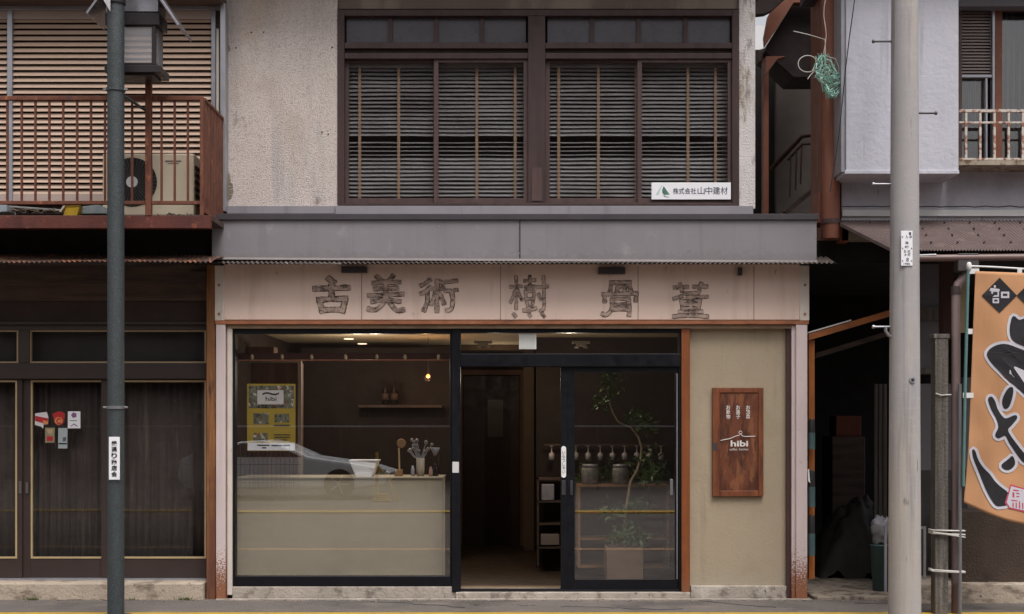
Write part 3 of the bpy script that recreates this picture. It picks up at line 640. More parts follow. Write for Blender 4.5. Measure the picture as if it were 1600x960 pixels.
# plant in a wooden pot
YPL = .42
pt = thing('potted_tree', 'slender curved indoor tree in a square wooden planter behind the glass door', 'plant', (X(975, YPL), YPL, .046))
zb = Z(856, YPL)
pp = MB(); xa, xb = X(948, YPL), X(1005, YPL)
pp.box(xa, xb, YPL, YPL + .018, .05, zb); pp.box(xa, xb, YPL + .29, YPL + .308, .05, zb); pp.box(xa, xa + .018, YPL + .018, YPL + .29, .05, zb); pp.box(xb - .018, xb, YPL + .018, YPL + .29, .05, zb); pp.box(xa + .018, xb - .018, YPL + .018, YPL + .29, .05, zb - .04)
pp.build('planter', M('plywood_planter', '#74604f', .7, .08, 5, grain=('#6a5040', (3, 9, 14), .5)), pt, .003)
YT = YPL + .15
trunk = [(976, 862), (976, 830), (978, 800), (981, 778), (985, 752), (995, 735), (1001, 715), (1003, 700), (998, 683), (986, 668), (966, 660), (957, 645), (953, 632), (950, 610), (952, 592)]
tw = [Vector((X(a, YT), YT + .03 * math.sin(i), Z(b, YT))) for i, (a, b) in enumerate(trunk)]
MB().tube(tw, [.014 - .0007 * i for i in range(len(tw))], 10).build('trunk', m_bark, pt)
lv = MB(); bt_ = MB()
def sprig(px, py, n, spread, sz=.075):
    c = Vector((X(px, YT), YT, Z(py, YT)))
    for _ in range(int(n * 1.6)):
        d_ = Vector((rnd.gauss(0, 1), rnd.gauss(0, .8), rnd.gauss(0, .8))).normalized()
        p = c + d_ * spread * (rnd.random() ** .5) ; a = Vector((rnd.gauss(0, 1), rnd.gauss(0, .7), rnd.gauss(-.2, .6))).normalized(); b = a.cross(Vector((rnd.gauss(0, .5), 1, rnd.gauss(0, .5)))).normalized()
        L_ = sz * rnd.uniform(.6, 1.2); W_ = L_ * .17
        lv.add([p, p + a * L_ * .45 + b * W_, p + a * L_, p + a * L_ * .45 - b * W_, ], [(0, 1, 2, 3)])
    bt_.tube([c - Vector((0, 0, spread * .6)), c], .003, 5)
for a in ((955, 600, 40, .14), (948, 625, 36, .12), (958, 580, 20, .09), (1000, 655, 38, .13), (1010, 668, 34, .1), (992, 650, 20, .1), (1016, 715, 34, .13), (1022, 735, 26, .11), (1000, 792, 30, .1), (958, 798, 34, .13), (990, 788, 20, .07), (985, 838, 60, .13), (966, 832, 30, .1), (1000, 842, 30, .09), (1010, 750, 20, .1)): sprig(*a)
lf = lv.build('foliage', m_leaf, pt); bt_.build('twig', m_bark, lf)
# shelf unit behind the plant
YSH = .85
su = thing('wooden_shelf_unit', 'low oak framed shelf unit with three boards behind the glass door', 'shelf', (X(970, YSH), YSH, .046))
MB().frame(903, 758, 1046, 888, YSH, .35, 4, 3.5, 4, 3.5).build('frame', m_oak, su, .003)
sb = MB(); sb.pb(907, 799, 1042, 802.5, YSH + .01, .33); sb.build('shelf_board', m_oak, su); sb = MB(); sb.pb(907, 841, 1042, 844.5, YSH + .01, .33); sb.build('shelf_board', m_oak, su)
MB().pb(907, 761.5, 1042, 884.5, YSH + .34, .008).build('back_board', M('mauve_brown_board', '#7a645c', .8, .08, 4), su)
zt = Z(758, YSH) + .001
for px, lab in ((922, 'glass storage jar of pale beans on the shelf unit, beside the door stile'), (970, 'glass storage jar of pale beans on the shelf unit, beside the curved trunk')):
    jr = thing('storage_jar', lab, 'jar', (X(px, 1.0), 1.0, zt), 'storage jars on the shelf unit')
    MB().lathe(X(px, 1.0), 1.0, [(.07, zt), (.08, zt + .02), (.082, zt + .13), (.07, zt + .16), (.06, zt + .161)], 18).build('jar', M('pale_beans', '#7d7a73', .4, .45, 26), jr)
    MB().lathe(X(px, 1.0), 1.0, [(.074, zt + .162), (.074, zt + .185), (.03, zt + .19)], 18).build('lid', m_alu, jr)
shp = MB()
for _ in range(260):
    p = Vector((X(rnd.uniform(900, 1040), 1.15), rnd.uniform(1.12, 1.3), zt + abs(rnd.gauss(0, .09)))); a = Vector((rnd.gauss(0, 1), rnd.gauss(0, .6), rnd.gauss(.3, .6))).normalized(); b = a.cross(Vector((0, 1, .2))).normalized()
    shp.add([p, p + a * .03 + b * .012, p + a * .06, p + a * .03 - b * .012], [(0, 1, 2, 3)])
for px in range(905, 1045, 14): shp.tube([(X(px, 1.2), 1.2, zt), (X(px + 3, 1.2), 1.2, zt + .12)], .004, 5)
tag(shp.build('leafy_plant', m_leaf), 'row of low green foliage behind the storage jars', 'plant')
# hanging cups rack
rk = thing('glass_rack', 'dark wall rail with upside down stem glasses above the storage jars', 'rack', (X(960, 1.9), 1.9, Z(695, 1.9)))
MB().pb(850, 694, 1040, 696.5, 1.88, .03).build('rail', m_darkwood, rk)
for px in range(862, 1036, 19):
    MB().lathe(X(px, 1.86), 1.86, [(.028, Z(697, 1.86)), (.005, Z(697, 1.86) - .008), (.005, Z(697, 1.86) - .06), (.03, Z(697, 1.86) - .08), (.026, Z(697, 1.86) - .14)], 12).build('stem_glass', m_pane, rk)
rs = thing('storage_rack', 'dark open rack with a box and cups seen beside the open doorway', 'rack', (X(858, 1.7), 1.7, .046))
rr = MB()
for py in (748, 783, 818, 855): rr.pb(840, py, 880, py + 2.5, 1.6, .35)
rr.pb(840, 748, 842, 885, 1.6, .35); rr.build('frame', m_darkwood, rs)
tag(MB().pb(845, 835, 874, 852, 1.62, .25).build('paper_box', M('grey_card', '#8a7d74', .8, .06, 6), None, .004), 'grey card box with a slot on the low rack in the doorway', 'box')
tag(MB().pb(846, 757, 866, 782, 1.62, .2).build('steel_canister', m_alu, None, .006), 'dull steel canister on the rack in the doorway', 'canister')

# ------------------------------------------------------------------ wooden plaque on the plaster
YQ = -.025
pq = thing('wooden_plaque', 'upright reddish wooden sign reading hibi on the khaki wall', 'sign', (X(1153, YQ), YQ, Z(776, YQ)))
MB().frame(1113.5, 606, 1193, 776, YQ, .034, 11, 8, 8, 9).build('frame', m_signwood, pq, .004)
pqp = MB().pb(1124.5, 614, 1185, 767, YQ + .008, .024).build('panel', m_signpanel, pq)
MB().pb(1114.5, 692, 1121, 704, YQ - .002, .004).build('dark_knot', m_fdark, pq)
tx = MB(); yq = YQ + .008
for x0, s_ in ((1165.5, 'お惣菜'), (1150, 'お菓子'), (1134.5, 'お飲物')):
    for i, chh in enumerate(s_): letter(tx, chh, x0, 633.5 + i * 7.2, x0 + 6.6, 640.2 + i * 7.2, yq, .012, 0, .001)
letter(tx, 'hibi', 1141.5, 688.5, 1169, 698, yq, .028, 0, .001)
letter(tx, 'TSUNE ROOM'.replace('TSUNE ROOM', 'coffee  kitchen'), 1140, 700.5, 1169, 704, yq, 0, 0, .001)
ln = [(1126, 688.5), (1134, 687), (1141, 685.5), (1149, 682), (1155, 680.5), (1157, 678), (1160, 681.5), (1164, 682.5), (1180, 682)]
tx.tube([(X(a, yq), yq - .001, Z(b, yq)) for a, b in ln], .0035, 5)
tx.tube([(X(1157 + 2.6 * math.cos(t), yq), yq - .001, Z(676 + 2.2 * math.sin(t), yq)) for t in [k * math.tau / 10 for k in range(11)]], .0025, 5)
tx.build('lettering', m_print, pqp)
# company sign in the upper window
YC = YW - .02
cs = thing('company_sign', 'white company sign with green sail emblem at the foot of the upper window', 'sign', (X(1080, YC), YC, Z(312, YC)))
csb = MB().pb(1018, 285.5, 1142, 312, YC, .012).build('panel', m_signwhite, cs, .002)
t1 = MB(); 
for i, chh in enumerate('株式会社'): letter(t1, chh, 1051.5 + i * 9.3, 294, 1060 + i * 9.3, 303.5, YC, .012, 0, .0012)
for i, chh in enumerate('山中建材'): letter(t1, chh, 1090 + i * 12, 292.3, 1101 + i * 12, 304, YC, .006, 0, .0012)
t1.build('lettering', m_greyink, csb)
MB().pprism([(1037, 291), (1034.5, 297), (1035, 302), (1038, 304.5), (1046.5, 304.3), (1044, 301)], YC - .0015, .0012).pprism([(1036, 304.5), (1041, 307.5), (1046.5, 308.2), (1042, 308.6), (1038, 307.5)], YC - .0015, .0012).build('emblem', m_green, csb)
MB().pprism([(1033.5, 290), (1034.5, 290.2), (1029, 304.4), (1024.5, 304.4)], YC - .0015, .0012).build('pale_emblem', m_palegreen, csb)

# ------------------------------------------------------------------ house on the left
lh = thing('timber_house', 'old dark timber house with rusty balcony and beige louvred shutters', 'house', (X(0), 0, 0))
YH = .15
# upper louvres
YV = .08
lvw = MB()
for a, b in ((-330, 11), (19, 330)):
    for i in range(34):
        py = 32 + i * 9.25
        if py > 302: break
        z = Z(py, YV); xa, xb = X(a, YV), X(b, YV); t_ = .005
        P0 = [(xa, YV - .012, z - .0225), (xb, YV - .012, z - .0225), (xb, YV + .012, z + .018), (xa, YV + .012, z + .018)]
        lvw.hexa([(p[0], p[1], p[2]) for p in P0][:0] or [P0[0], P0[1], (P0[1][0], P0[1][1] + t_, P0[1][2]), (P0[0][0], P0[0][1] + t_, P0[0][2]), P0[3], P0[2], (P0[2][0], P0[2][1] + t_, P0[2][2]), (P0[3][0], P0[3][1] + t_, P0[3][2])])
lo_ = lvw.build('louvred_shutter', m_louvre, lh)
MB().pb(-330, 15, 345, 335, YV + .05, .05).build('shutter_backing', M('dark_shutter_core', '#3b2d28', .9, .1, 3), lh)
m_pbm = M('pinkish_beige_metal', '#b39f96', .5, .06, 4)
for a, b in ((-330, 11), (19, 330)):
    for c, d, q in ((303, 316, .015), (15.5, 30, .012)): MB().pb(a, c, b, d, YV - q, .06).build('shutter_rail', m_pbm, lo_)
f3 = MB(); f3.pb(11, 15, 19, 318, YV - .03, .07); f3.pb(330, 15, 336.5, 318, YV - .025, .07); f3.pb(-330, 8, 345, 15, YV - .05, .1); f3.build('aluminium_frame', m_alu, lh, .002)
MB().pb(344, 5, 352, 330, -.02, .12).build('corner_strip', m_alu, lh, .003)
MB().pb(336.5, 15, 344, 330, YV, .05).build('jamb', m_darkwood, lh)
MB().pb(338, 45, 342, 200, YV - .02, .018).build('pale_cord_cover', m_creamstrip, lh)
MB().box(X(-330), X(350), -.16, .2, Z(8), Z(8) + .12).build('eave_soffit', m_darkwood, lh)
er = MB(); er.hexa([(X(-330), -.3, 5.35), (X(336), -.3, 5.35), (X(336), 7, 7.2), (X(-330), 7, 7.2), (X(-330), -.3, 5.43), (X(336), -.3, 5.43), (X(336), 7, 7.3), (X(-330), 7, 7.3)]); er.build('roof', m_fdark, lh)
# balcony
YB0 = -.75
bal = MB(); bal.box(X(-330, YB0), X(329, YB0), YB0 + .055, YV + .03, Z(343, YB0) - .0, Z(335, YB0)); balo = bal.build('balcony_deck', m_darkwood, lh)
MB().pb(-330, 337, 329, 357, YB0, .055).build('edge_beam', m_rustbeam, balo, .004)
rl = MB(); rl.pb(-330, 150, 313, 156.5, YB0 + .01, .035); rl.build('top_rail', m_rust, balo, .003)
rl = MB(); rl.pb(-330, 314, 313, 319.5, YB0 + .013, .03); rl.build('bottom_rail', m_rust, balo, .003)
bl0 = None
for px in [252 + 20.6 * k for k in range(3)] + [206, 163.5, 141.5, 119.8, 98, 76.3, 54.5, 33, 10.5] + [-11 - 21.6 * k for k in range(9)]:
    if bl0 is None: bl0 = MB().pb(252 - 1.6, 156.5, 252 + 1.6, 314, YB0 + .02, .016).build('baluster', m_rust, balo)
    else: dup(bl0, balo, (px - 252) / S * (D + YB0) / D)
bp0 = MB(); bp0.pb(226.5, 122, 235.8, 337, YB0 - .005, .05); bp0.build('post', m_rust, balo, .004)
MB().pb(312, 151, 317.5, 337, YB0 + .005, .045).build('post', m_rust, balo, .004)
# side panel of the balcony: vertical boards running back to the wall
sdp = MB(); x0 = X(315, YB0)
for k in range(7):
    y0 = YB0 + .055 + k * .105
    sdp.box(x0 - .005 - .004 * (k % 2), x0 + .012, y0, y0 + .092, Z(330, YB0), Z(153, YB0) - .012)
sdp.build('side_boards', m_rust, balo)
MB().box(x0 - .015, x0 + .02, YB0 + .055, .03, Z(153, YB0) - .011, Z(153, YB0) + .012).build('side_rail', m_rust, balo)
# under the balcony
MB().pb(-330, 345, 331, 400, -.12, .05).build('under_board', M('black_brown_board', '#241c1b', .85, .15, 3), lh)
MB().corrugated(X(-330, -.7), X(331, -.7), -.05, Z(398), -.7, Z(409, -.7), .041, .007, wob=.022).build('corrugated_awning', m_rustsheet, lh)
MB().pb(-330, 414, 322, 446, .06, .1).build('header_beam', m_darkwood, lh, .004)
MB().pb(-330, 446, 322, 470, .075, .1).build('header_board', M('dark_brown_planks', '#5c4940', .8, .14, 3, grain=('#2a201d', (1.3, 8, 20), .6)), lh)
MB().pb(-330, 470, 322, 503, .11, .06).build('recessed_board', M('black_brown_planks', '#40332f', .85, .14, 3), lh)  # darker planks set further back than the header board
MB().pb(-330, 503, 322, 507, .07, .1).build('ledge', m_joinery, lh)
# brace bracket at post
MB().pprism([(296, 424), (322, 424), (322, 456), (310, 450)], .03, .03).build('corner_brace', m_darkwood, lh)
# transoms
trf = MB(); trf.pb(-330, 507, 322, 516, YH - .04, .08); trf.pb(-330, 567.5, 322, 592, YH - .05, .1); trf.pb(28.5, 516, 46, 567.5, YH - .035, .08); trf.build('joinery_frame', m_joinery, lh, .003)
for a, b in ((-220, 28.5), (46, 322)):
    t0 = MB().frame(a, 516, b, 567.5, YH - .02, .03, 2.4, 2.4).build('transom_trim', m_beigetrim, lh)
    MB().pb(a + 2.4, 518.4, b - 2.4, 565, YH, .005).build('transom_pane', m_glass, t0)
    MB().pb(a + 2.4, 518.4, b - 2.4, 565, YH + .12, .01).build('transom_blind', M('grey_brown_cloth', '#4c4647', .9, .1, 3), t0)
doors = [(-190, 26.5, -.01), (44, 172, .015), (172, 322, -.005)]
for k, (a, b, dy) in enumerate(doors):
    y = YH + dy
    dr_ = MB(); dr_.pb(a - 14 if k else a, 592, a + 4, 905, y - .0, .035); dr_.pb(b, 592, b + 8 if k < 2 else b + 2, 905, y + .001, .035)
    dr_.pb(a + 4, 873, b, 905, y + .002, .03); dr_.pb(a + 4, 592, b, 594.5, y + .002, .03)
    d_ = dr_.build('sliding_door', m_joinery, lh, .003)
    MB().frame(a + 4, 594.5, b, 873, y - .004, .02, 2.6, 2.8, 2.6, 2.8).build('glass_trim', m_beigetrim, d_)
    MB().pb(a + 6.6, 597.3, b - 2.6, 870.2, y + .008, .005).build('door_glass', m_glass, d_)
    # curtain with folds
    n = 70; cv = []; yy = YH + .16
    for i in range(n + 1):
        x = X(a + (b - a) * i / n, yy); fd = .011 * math.sin(i * 1.15 + 1.5 * mnoise.noise((i * .13, k, 0))) + .02 * mnoise.noise((i * .21, k, 9))
        for z in (Z(885, yy), Z(740, yy), Z(586, yy)): cv.append((x + .012 * mnoise.noise((z * 2, i * .2, 1)), yy + fd * (1.15 if z < 1 else 1), z))
    cm = MB(); cm.add(cv, [(i * 3 + j, (i + 1) * 3 + j, (i + 1) * 3 + j + 1, i * 3 + j + 1) for i in range(n) for j in range(2)], True); co_ = cm.build('curtain', m_curtain, d_)
    so_ = co_.modifiers.new('thickness', 'SOLIDIFY'); so_.thickness = .003
dk = MB(); dk.pb(30, 592, 44, 905, YH + .03, .04); dk.build('meeting_stile', m_joinery, lh)
hk = MB(); hk.pb(29, 752, 33.5, 771, YH - .012, .012); hk.pb(40, 754, 44, 771, YH - .004, .012); hk.build('door_pull', M('grey_dull_metal', '#6a6564', .4, .1, 9, metal=.4), lh)
MB().box(X(-330), X(322), YH + .3, YH + .35, 0, Z(500)).build('interior_dark', m_roomdark, lh)
MB().pb(-330, 905, 322, 909, YH - .07, .2).build('sill_track', m_alu, lh)
stp = MB(); stp.box(X(-330), X(322), -.10, YH + .3, -.02, Z(909, .0)); stp.build('concrete_step', m_concstep, lh, .015)
MB().pb(322.5, 414, 337, 940, -.06, .2).build('corner_post', m_oldpost, lh, .004)
MB().box(X(-330), X(345, YV), .25, 7, 2.8, 5.2).build('upper_body', m_darkwood, lh)
# ------------------------------------------------------------------ air conditioner on the balcony
YA = -.42
ac = thing('air_conditioner', 'cream outdoor air conditioner unit with black fan on the rusty balcony', 'air conditioner', (X(235, YA), YA, Z(335, YB0)))
zA = Z(335, YB0)
MB().box(X(160, YA), X(303, YA), YA, YA + .28, zA + .04, Z(240, YA)).build('casing', m_acwhite, ac, .012)
ft = MB(); ft.box(X(175, YA), X(185, YA), YA + .02, YA + .26, zA + .001, zA + .04); ft.box(X(275, YA), X(285, YA), YA + .02, YA + .26, zA + .001, zA + .04); ft.build('foot', m_clip, ac)
cx, cz, rr_ = X(207, YA), Z(285, YA), .205
fn = MB(); fn.tube([(cx, YA - .004, cz), (cx, YA + .004, cz)], rr_, 40); fno = fn.build('fan_opening', m_acdark, ac)
gd = MB()
for k in range(40):
    t = k * math.tau / 40; t2 = t + .25
    gd.tube([(cx + .05 * math.cos(t), YA - .012, cz + .05 * math.sin(t)), (cx + rr_ * math.cos(t2), YA - .008, cz + rr_ * math.sin(t2))], .0022, 4)
gd.build('guard_wire', M('grey_guard', '#5d5855', .5, .1, 9), fno)
MB().tube([(cx, YA - .018, cz), (cx, YA - .006, cz)], .048, 20).build('hub', m_clip, fno)
pnl = MB(); pnl.pb(238, 246, 239.2, 328, YA - .002, .004); pnl.pb(292, 246, 293, 328, YA - .002, .004); pnl.build('panel_joint', m_creamstrip, ac)
MB().pb(258, 251, 283, 253, YA - .002, .004).pb(262, 255, 279, 256, YA - .002, .004).build('vent_mark', m_curtain2, ac)
sd_ = MB()
for k in range(6): sd_.box(X(303, YA) - .002, X(303, YA) + .012, YA + .03, YA + .24, Z(258 + k * 11, YA), Z(262 + k * 11, YA))
sd_.build('side_valve', m_acdark, ac)
# clutter on the balcony deck
zd = Z(335, YB0) + .001
yb = thing('yellow_box', 'small yellow plastic box lying under the balcony rail', 'box', (X(112, -.55), -.55, zd))
MB().prism([(X(99, -.6), zd), (X(121, -.6), zd), (X(126, -.6), zd + .085), (X(104, -.6), zd + .08)], -.62, -.42).build('body', m_ybox, yb, .004)
MB().prism([(X(103, -.6), zd + .081), (X(126.5, -.6), zd + .086), (X(126.5, -.6), zd + .092), (X(103, -.6), zd + .088)], -.625, -.415).build('lid', M('dark_yellow_plastic', '#9c7c22', .5, .1, 6), yb)
def slab(name, pix, y, dep, mt, lab, cat):
    return tag(MB().pprism(pix, y, dep).build(name, mt, None, .004), lab, cat)
slab('grey_tarpaulin', [(126, 323), (152, 320), (160, 322), (166, 334), (122, 334.5), (127, 328)], -.55, .25, m_tarp, 'folded grey tarpaulin beside the yellow box on balcony', 'tarpaulin')
slab('weathered_plank', [(14, 321.5), (94, 327), (98, 331), (14, 324.5)], -.6, .1, M('grey_bleached_wood', '#8d8b88', .8, .2, 9), 'grey bleached plank lying along the balcony floor', 'plank')
slab('plastic_sheet', [(-40, 321), (10, 320), (11, 331), (-40, 334)], -.58, .2, M('pale_blue_plastic', '#9aa2aa', .4, .12, 6), 'pale plastic sheet at the end of the balcony floor', 'sheet')
slab('curved_scrap', [(92, 331), (98, 322), (101, 321), (100, 325), (95, 332)], -.64, .05, m_creamstrip, 'pale bent strip leaning on the yellow box', 'scrap')
lt_ = MB()
for _ in range(60):
    a, b = rnd.uniform(12, 98), rnd.uniform(330, 334); y = rnd.uniform(-.66, -.5)
    x, z = X(a, y), Z(b, y); z = max(z, zd); q = rnd.uniform(.01, .03)
    lt_.tube([(x, y, z), (x + rnd.uniform(-.08, .08), y + rnd.uniform(-.03, .03), z + q)], .004, 4)
for _ in range(40):
    a = rnd.uniform(250, 310); y = rnd.uniform(-.66, -.5); x = X(a, y)
    lt_.tube([(x, y, zd + .004), (x + rnd.uniform(-.06, .06), y, zd + rnd.uniform(.004, .04))], .004, 4)
struct(lt_.build('twig_litter', M('dry_twigs', '#6b5f52', .9, .3, 9)), 'stuff')

# ------------------------------------------------------------------ stickers on the left door
YK = YH + .015 - .0055
def sticker(name, lab, pix, mt, marks):
    k = thing(name, lab, 'sticker', (X(pix[0][0], YK), YK + .013, Z(pix[0][1], YK)), 'stickers on the dark glass door')
    b = MB().pprism(pix, YK + .008, .003).build('sheet', mt, k)
    for i, (nm, pts, m2) in enumerate(marks): MB().pprism(pts, YK + .0055 - .0006 * i, .002).build(nm, m2, k)
    return k
m_sk = M('sticker_white', '#d8d4d6', .5, .06, 14); m_skred = M('sticker_red', '#b32b2f', .5, .15, 14); m_sko = M('sticker_orange', '#d58a55', .5, .15, 14)
sticker('torn_sticker', 'torn white sticker with red and orange band on the dark door', [(55, 646), (73, 644), (75.5, 652), (75, 663), (68, 664), (67, 670), (64.5, 667), (54.5, 664)], m_sk, [('band', [(55, 650), (75, 654), (75, 663.5), (55, 658)], m_skred), ('corner_print', [(67, 657), (75, 658), (75, 663.3), (68, 663)], m_sko)])
sticker('round_sticker', 'red leaf shaped sticker with letter C on the dark door', [(82, 647), (90, 643), (98, 644), (101.5, 647), (100, 660), (96, 664), (90, 665), (85, 660)], m_skred, [('disc', [(91.5 + 6.5 * math.cos(t * .45), 658 + 6 * math.sin(t * .45)) for t in range(14)], m_sko)])
ck = MB(); letter(ck, 'C', 88, 653.5, 95, 663, YK + .0045, .04, 0, .001); ck.build('letter', m_skred, bpy.data.objects['round_sticker'])
sticker('notice_sticker', 'white rectangular notice with purple flower mark on the dark door', [(106, 643), (125.5, 643), (125.5, 669.5), (106, 669.5)], m_signwhite, [('flower', [(115.5 + (3.6 + 1.1 * (t % 2)) * math.cos(t * .63), 649 + (3.6 + 1.1 * (t % 2)) * math.sin(t * .63)) for t in range(10)], m_purple), ('text_line', [(109, 657), (120, 657), (120, 658), (109, 658)], m_greyink), ('arc', [(110, 666), (115.5, 662), (121.5, 666), (121, 667), (115.5, 663.4), (110.5, 667)], m_purple)])
sticker('tan_sticker', 'faded tan sticker with red block below the torn one', [(70.5, 668.5), (85.5, 668.5), (85, 692), (70.5, 692)], M('tan_sticker_paper', '#8f8568', .6, .15, 14), [('top_mark', [(73, 671), (83, 671), (80, 679), (75, 677)], m_beigetrim), ('red_block', [(73, 682), (82.5, 682), (82.5, 689), (73, 689)], m_skred)])
sticker('grey_sticker', 'pale grey upright sticker with black stripe on the dark door', [(91, 669), (105.5, 669), (105, 701), (90.8, 701)], M('pale_grey_sticker', '#a3acac', .5, .06, 14), [('black_stripe', [(91.5, 692.5), (104.5, 692.5), (104.5, 694.5), (91.5, 694.5)], m_ink), ('grey_mark', [(98, 684), (103, 683), (103, 689), (98, 690)], m_greyink)])

# ------------------------------------------------------------------ street lamp
YL = -1.2
lp = thing('street_lamp', 'dark green street lamp pole carrying a Japanese style lantern', 'street lamp', (X(181, YL), YL, 0))
cx = X(181, YL)
MB().tube([(cx, YL, 0), (cx, YL, 6.2)], 13.0 / S * (D + YL) / D, 32).build('pole', m_lamppost, lp)
MB().cyl(cx, YL, 0, .03, .12, seg=32).build('base_collar', m_lamppost, lp)
for py, rr_ in ((141, .072), (637, .071)):
    z = Z(py, YL)
    b = MB().cyl(cx, YL, z - .012, z + .012, rr_, seg=32).build('clamp_band', m_steel if py > 500 else m_lamppost, lp)
    q = MB(); q.tube([(cx - .095, YL - .01, z), (cx - .06, YL - .01, z)], .009, 8); q.tube([(cx + .06, YL - .01, z), (cx + .095, YL - .01, z)], .009, 8); q.build('clamp_bolt', m_steel, b)
br = MB().tube([(cx + .05, YL + .02, Z(148, YL)), (X(226, -.78), -.78, Z(172, -.78))], .012, 8).build('brace', m_lamppost, lp)
YN = -1.02
lb = MB(); lb.pb(164, 20, 249, 39, YN - .01, .24); lb.frame(170, 39, 243, 102, YN, .22, 6, 3, 6, 4); lb.pb(163, 102, 250, 113, YN - .03, .28); lb.pb(172, 113, 240, 118, YN, .22)
lan = lb.build('lantern_frame', m_lantern, lp, .003)
MB().pb(176, 42, 237, 98, YN + .006, .2).build('lantern_pane', m_lpane, lan)
sp_ = MB(); xs = X(243, YN); sp_.box(xs + .001, xs + .004, YN + .025, YN + .195, Z(98, YN), Z(43, YN)); sp_.build('side_pane', m_lpane, lan)
def rp(a, b, c, d, th=.02):
    P = [(X(a, YN), Z(b, YN)), (X(c, YN), Z(d, YN))]; dx, dz = P[1][0] - P[0][0], P[1][1] - P[0][1]; L_ = math.hypot(dx, dz); nx, nz_ = -dz / L_ * th, dx / L_ * th
    return [P[0], P[1], (P[1][0] + nx, P[1][1] + nz_), (P[0][0] + nx, P[0][1] + nz_)]
rf = MB(); rf.prism(rp(208, -62, 282, 47), YN - .1, YN + .32); rf.prism(rp(204, -62, 140, 26), YN - .1, YN + .32); rf.build('lantern_roof', m_roofmetal, lan, .003)
MB().pprism([(206, -58), (247, 2), (247, 18), (166, 18), (166, 2)], YN - .005, .23).build('gable', m_roofmetal, lan)
MB().tube([(cx, YL, Z(-40, YL)), (X(206, YN), YN + .1, Z(-48, YN))], .02, 10).build('lantern_arm', m_lantern, lp)
b = MB().cyl(cx, YL, Z(7, YL), Z(1, YL), .075, seg=32).build('clamp_band', m_lantern, lp)
MB().hexa([(cx - .11, YL - .09, Z(-8, YL)), (cx - .015, YL - .09, Z(24, YL)), (cx - .015, YL - .087, Z(24, YL)), (cx - .11, YL - .087, Z(-8, YL)), (cx - .11, YL - .09, Z(-30, YL)), (cx - .015, YL - .09, Z(-30, YL)), (cx - .015, YL - .087, Z(-30, YL)), (cx - .11, YL - .087, Z(-30, YL))]).build('flag_plate', M('white_metal_plate', '#b9b6b6', .4, .05, 7), lp)
pg = thing('street_association_plate', 'white upright plate with black Japanese characters on the green lamp pole', 'sign', (X(178, YL - .075), YL - .075, Z(750, YL - .075)))
yp = YL - .075
pgb = MB().pb(170, 683, 187, 750, yp, .006).build('plate', m_signwhite, pg, .002)
t1 = MB()
for i, chh in enumerate('緑通り商店会'): letter(t1, chh, 174, 689 + i * 9.6, 183, 697.5 + i * 9.6, yp, .035, 0, .001)
t1.build('lettering', m_ink, pgb)

# ------------------------------------------------------------------ utility pole
YE = -1.3
up_ = thing('utility_pole', 'tall grey concrete utility pole with step bolts in front of pale blue house', 'utility pole', (X(1414, YE), YE, 0))
cx = X(1413.5, YE); kk = (D + YE) / D / S
MB().tube([(cx, YE, 0), (cx, YE, Z(960, YE)), (cx, YE, Z(480, YE)), (cx, YE, Z(0, YE)), (cx, YE, Z(-600, YE))], [25.6 * kk, 25 * kk, 22.6 * kk, 20.2 * kk, 17.2 * kk], 40).build('shaft', m_pole, up_)
def step(py, sgn):
    q = MB(); r0 = 21 * kk; z = Z(py, YE)
    q.tube([(cx + sgn * r0 * .9, YE, z), (cx + sgn * (r0 + .135), YE, z)], .0085, 8); q.tube([(cx + sgn * (r0 + .13), YE, z), (cx + sgn * (r0 + .145), YE, z)], .015, 8)
    return q
step(65, -1).build('step_bolt', m_bolt, up_); step(177, 1).build('step_bolt', m_bolt, up_); step(288, -1).build('step_bolt', m_alu, up_); step(511, -1).build('step_bolt', m_alu, up_)
z = Z(515, YE); MB().tube([(cx - 22 * kk, YE - .02, z - .06), (cx - 27 * kk, YE - .02, z - .045), (cx - 31 * kk, YE - .02, z - .01), (cx - 30 * kk, YE - .02, z + .02)], .013, 8).build('cable_hook', m_steel, up_)
yq2 = YE - 24 * kk
hl = MB().tube([(cx + 5 * kk, yq2 - .004, Z(594, yq2)), (cx + 5 * kk, yq2 + .01, Z(594, yq2))], .023, 14).build('bolt_collar', m_alu, up_)
MB().tube([(cx + 5 * kk, yq2 - .006, Z(594, yq2)), (cx + 5 * kk, yq2 + .01, Z(594, yq2))], .012, 12).build('bolt_hole', m_ink, hl)
yq3 = YE - 22.8 * kk
up2 = thing('pole_number_plate', 'small white metal plate with embossed marks strapped to the utility pole', 'sign', (X(1417, yq3), yq3, Z(416, yq3)))
ppp = MB().pb(1408, 361, 1426, 415.5, yq3 - .004, .006).build('plate', m_signwhite, up2, .002)
t1 = MB()
for chh, a, b, c, d in (('電', 1420, 363, 1424, 368), ('2', 1420.5, 369, 1423.5, 372), ('入', 1414.5, 367, 1419, 373), ('本', 1414, 377, 1420, 382), ('町', 1414, 384.5, 1420, 388), ('五', 1412, 391, 1416, 395), ('番', 1417.5, 391, 1423, 400), ('3', 1413, 397, 1416, 400), ('8', 1416, 403, 1420, 409), ('1986', 1412, 411, 1422, 413.8)):
    letter(t1, chh, a, b, c, d, yq3 - .004, .01, 0, .001)
for a in (1410, 1424):
    for b in (370.5, 388.5, 408): t1.tube([(X(a, yq3), yq3 - .006, Z(b, yq3)), (X(a, yq3), yq3 - .003, Z(b, yq3))], .005, 8)
t1.build('marking', m_greyink, ppp)

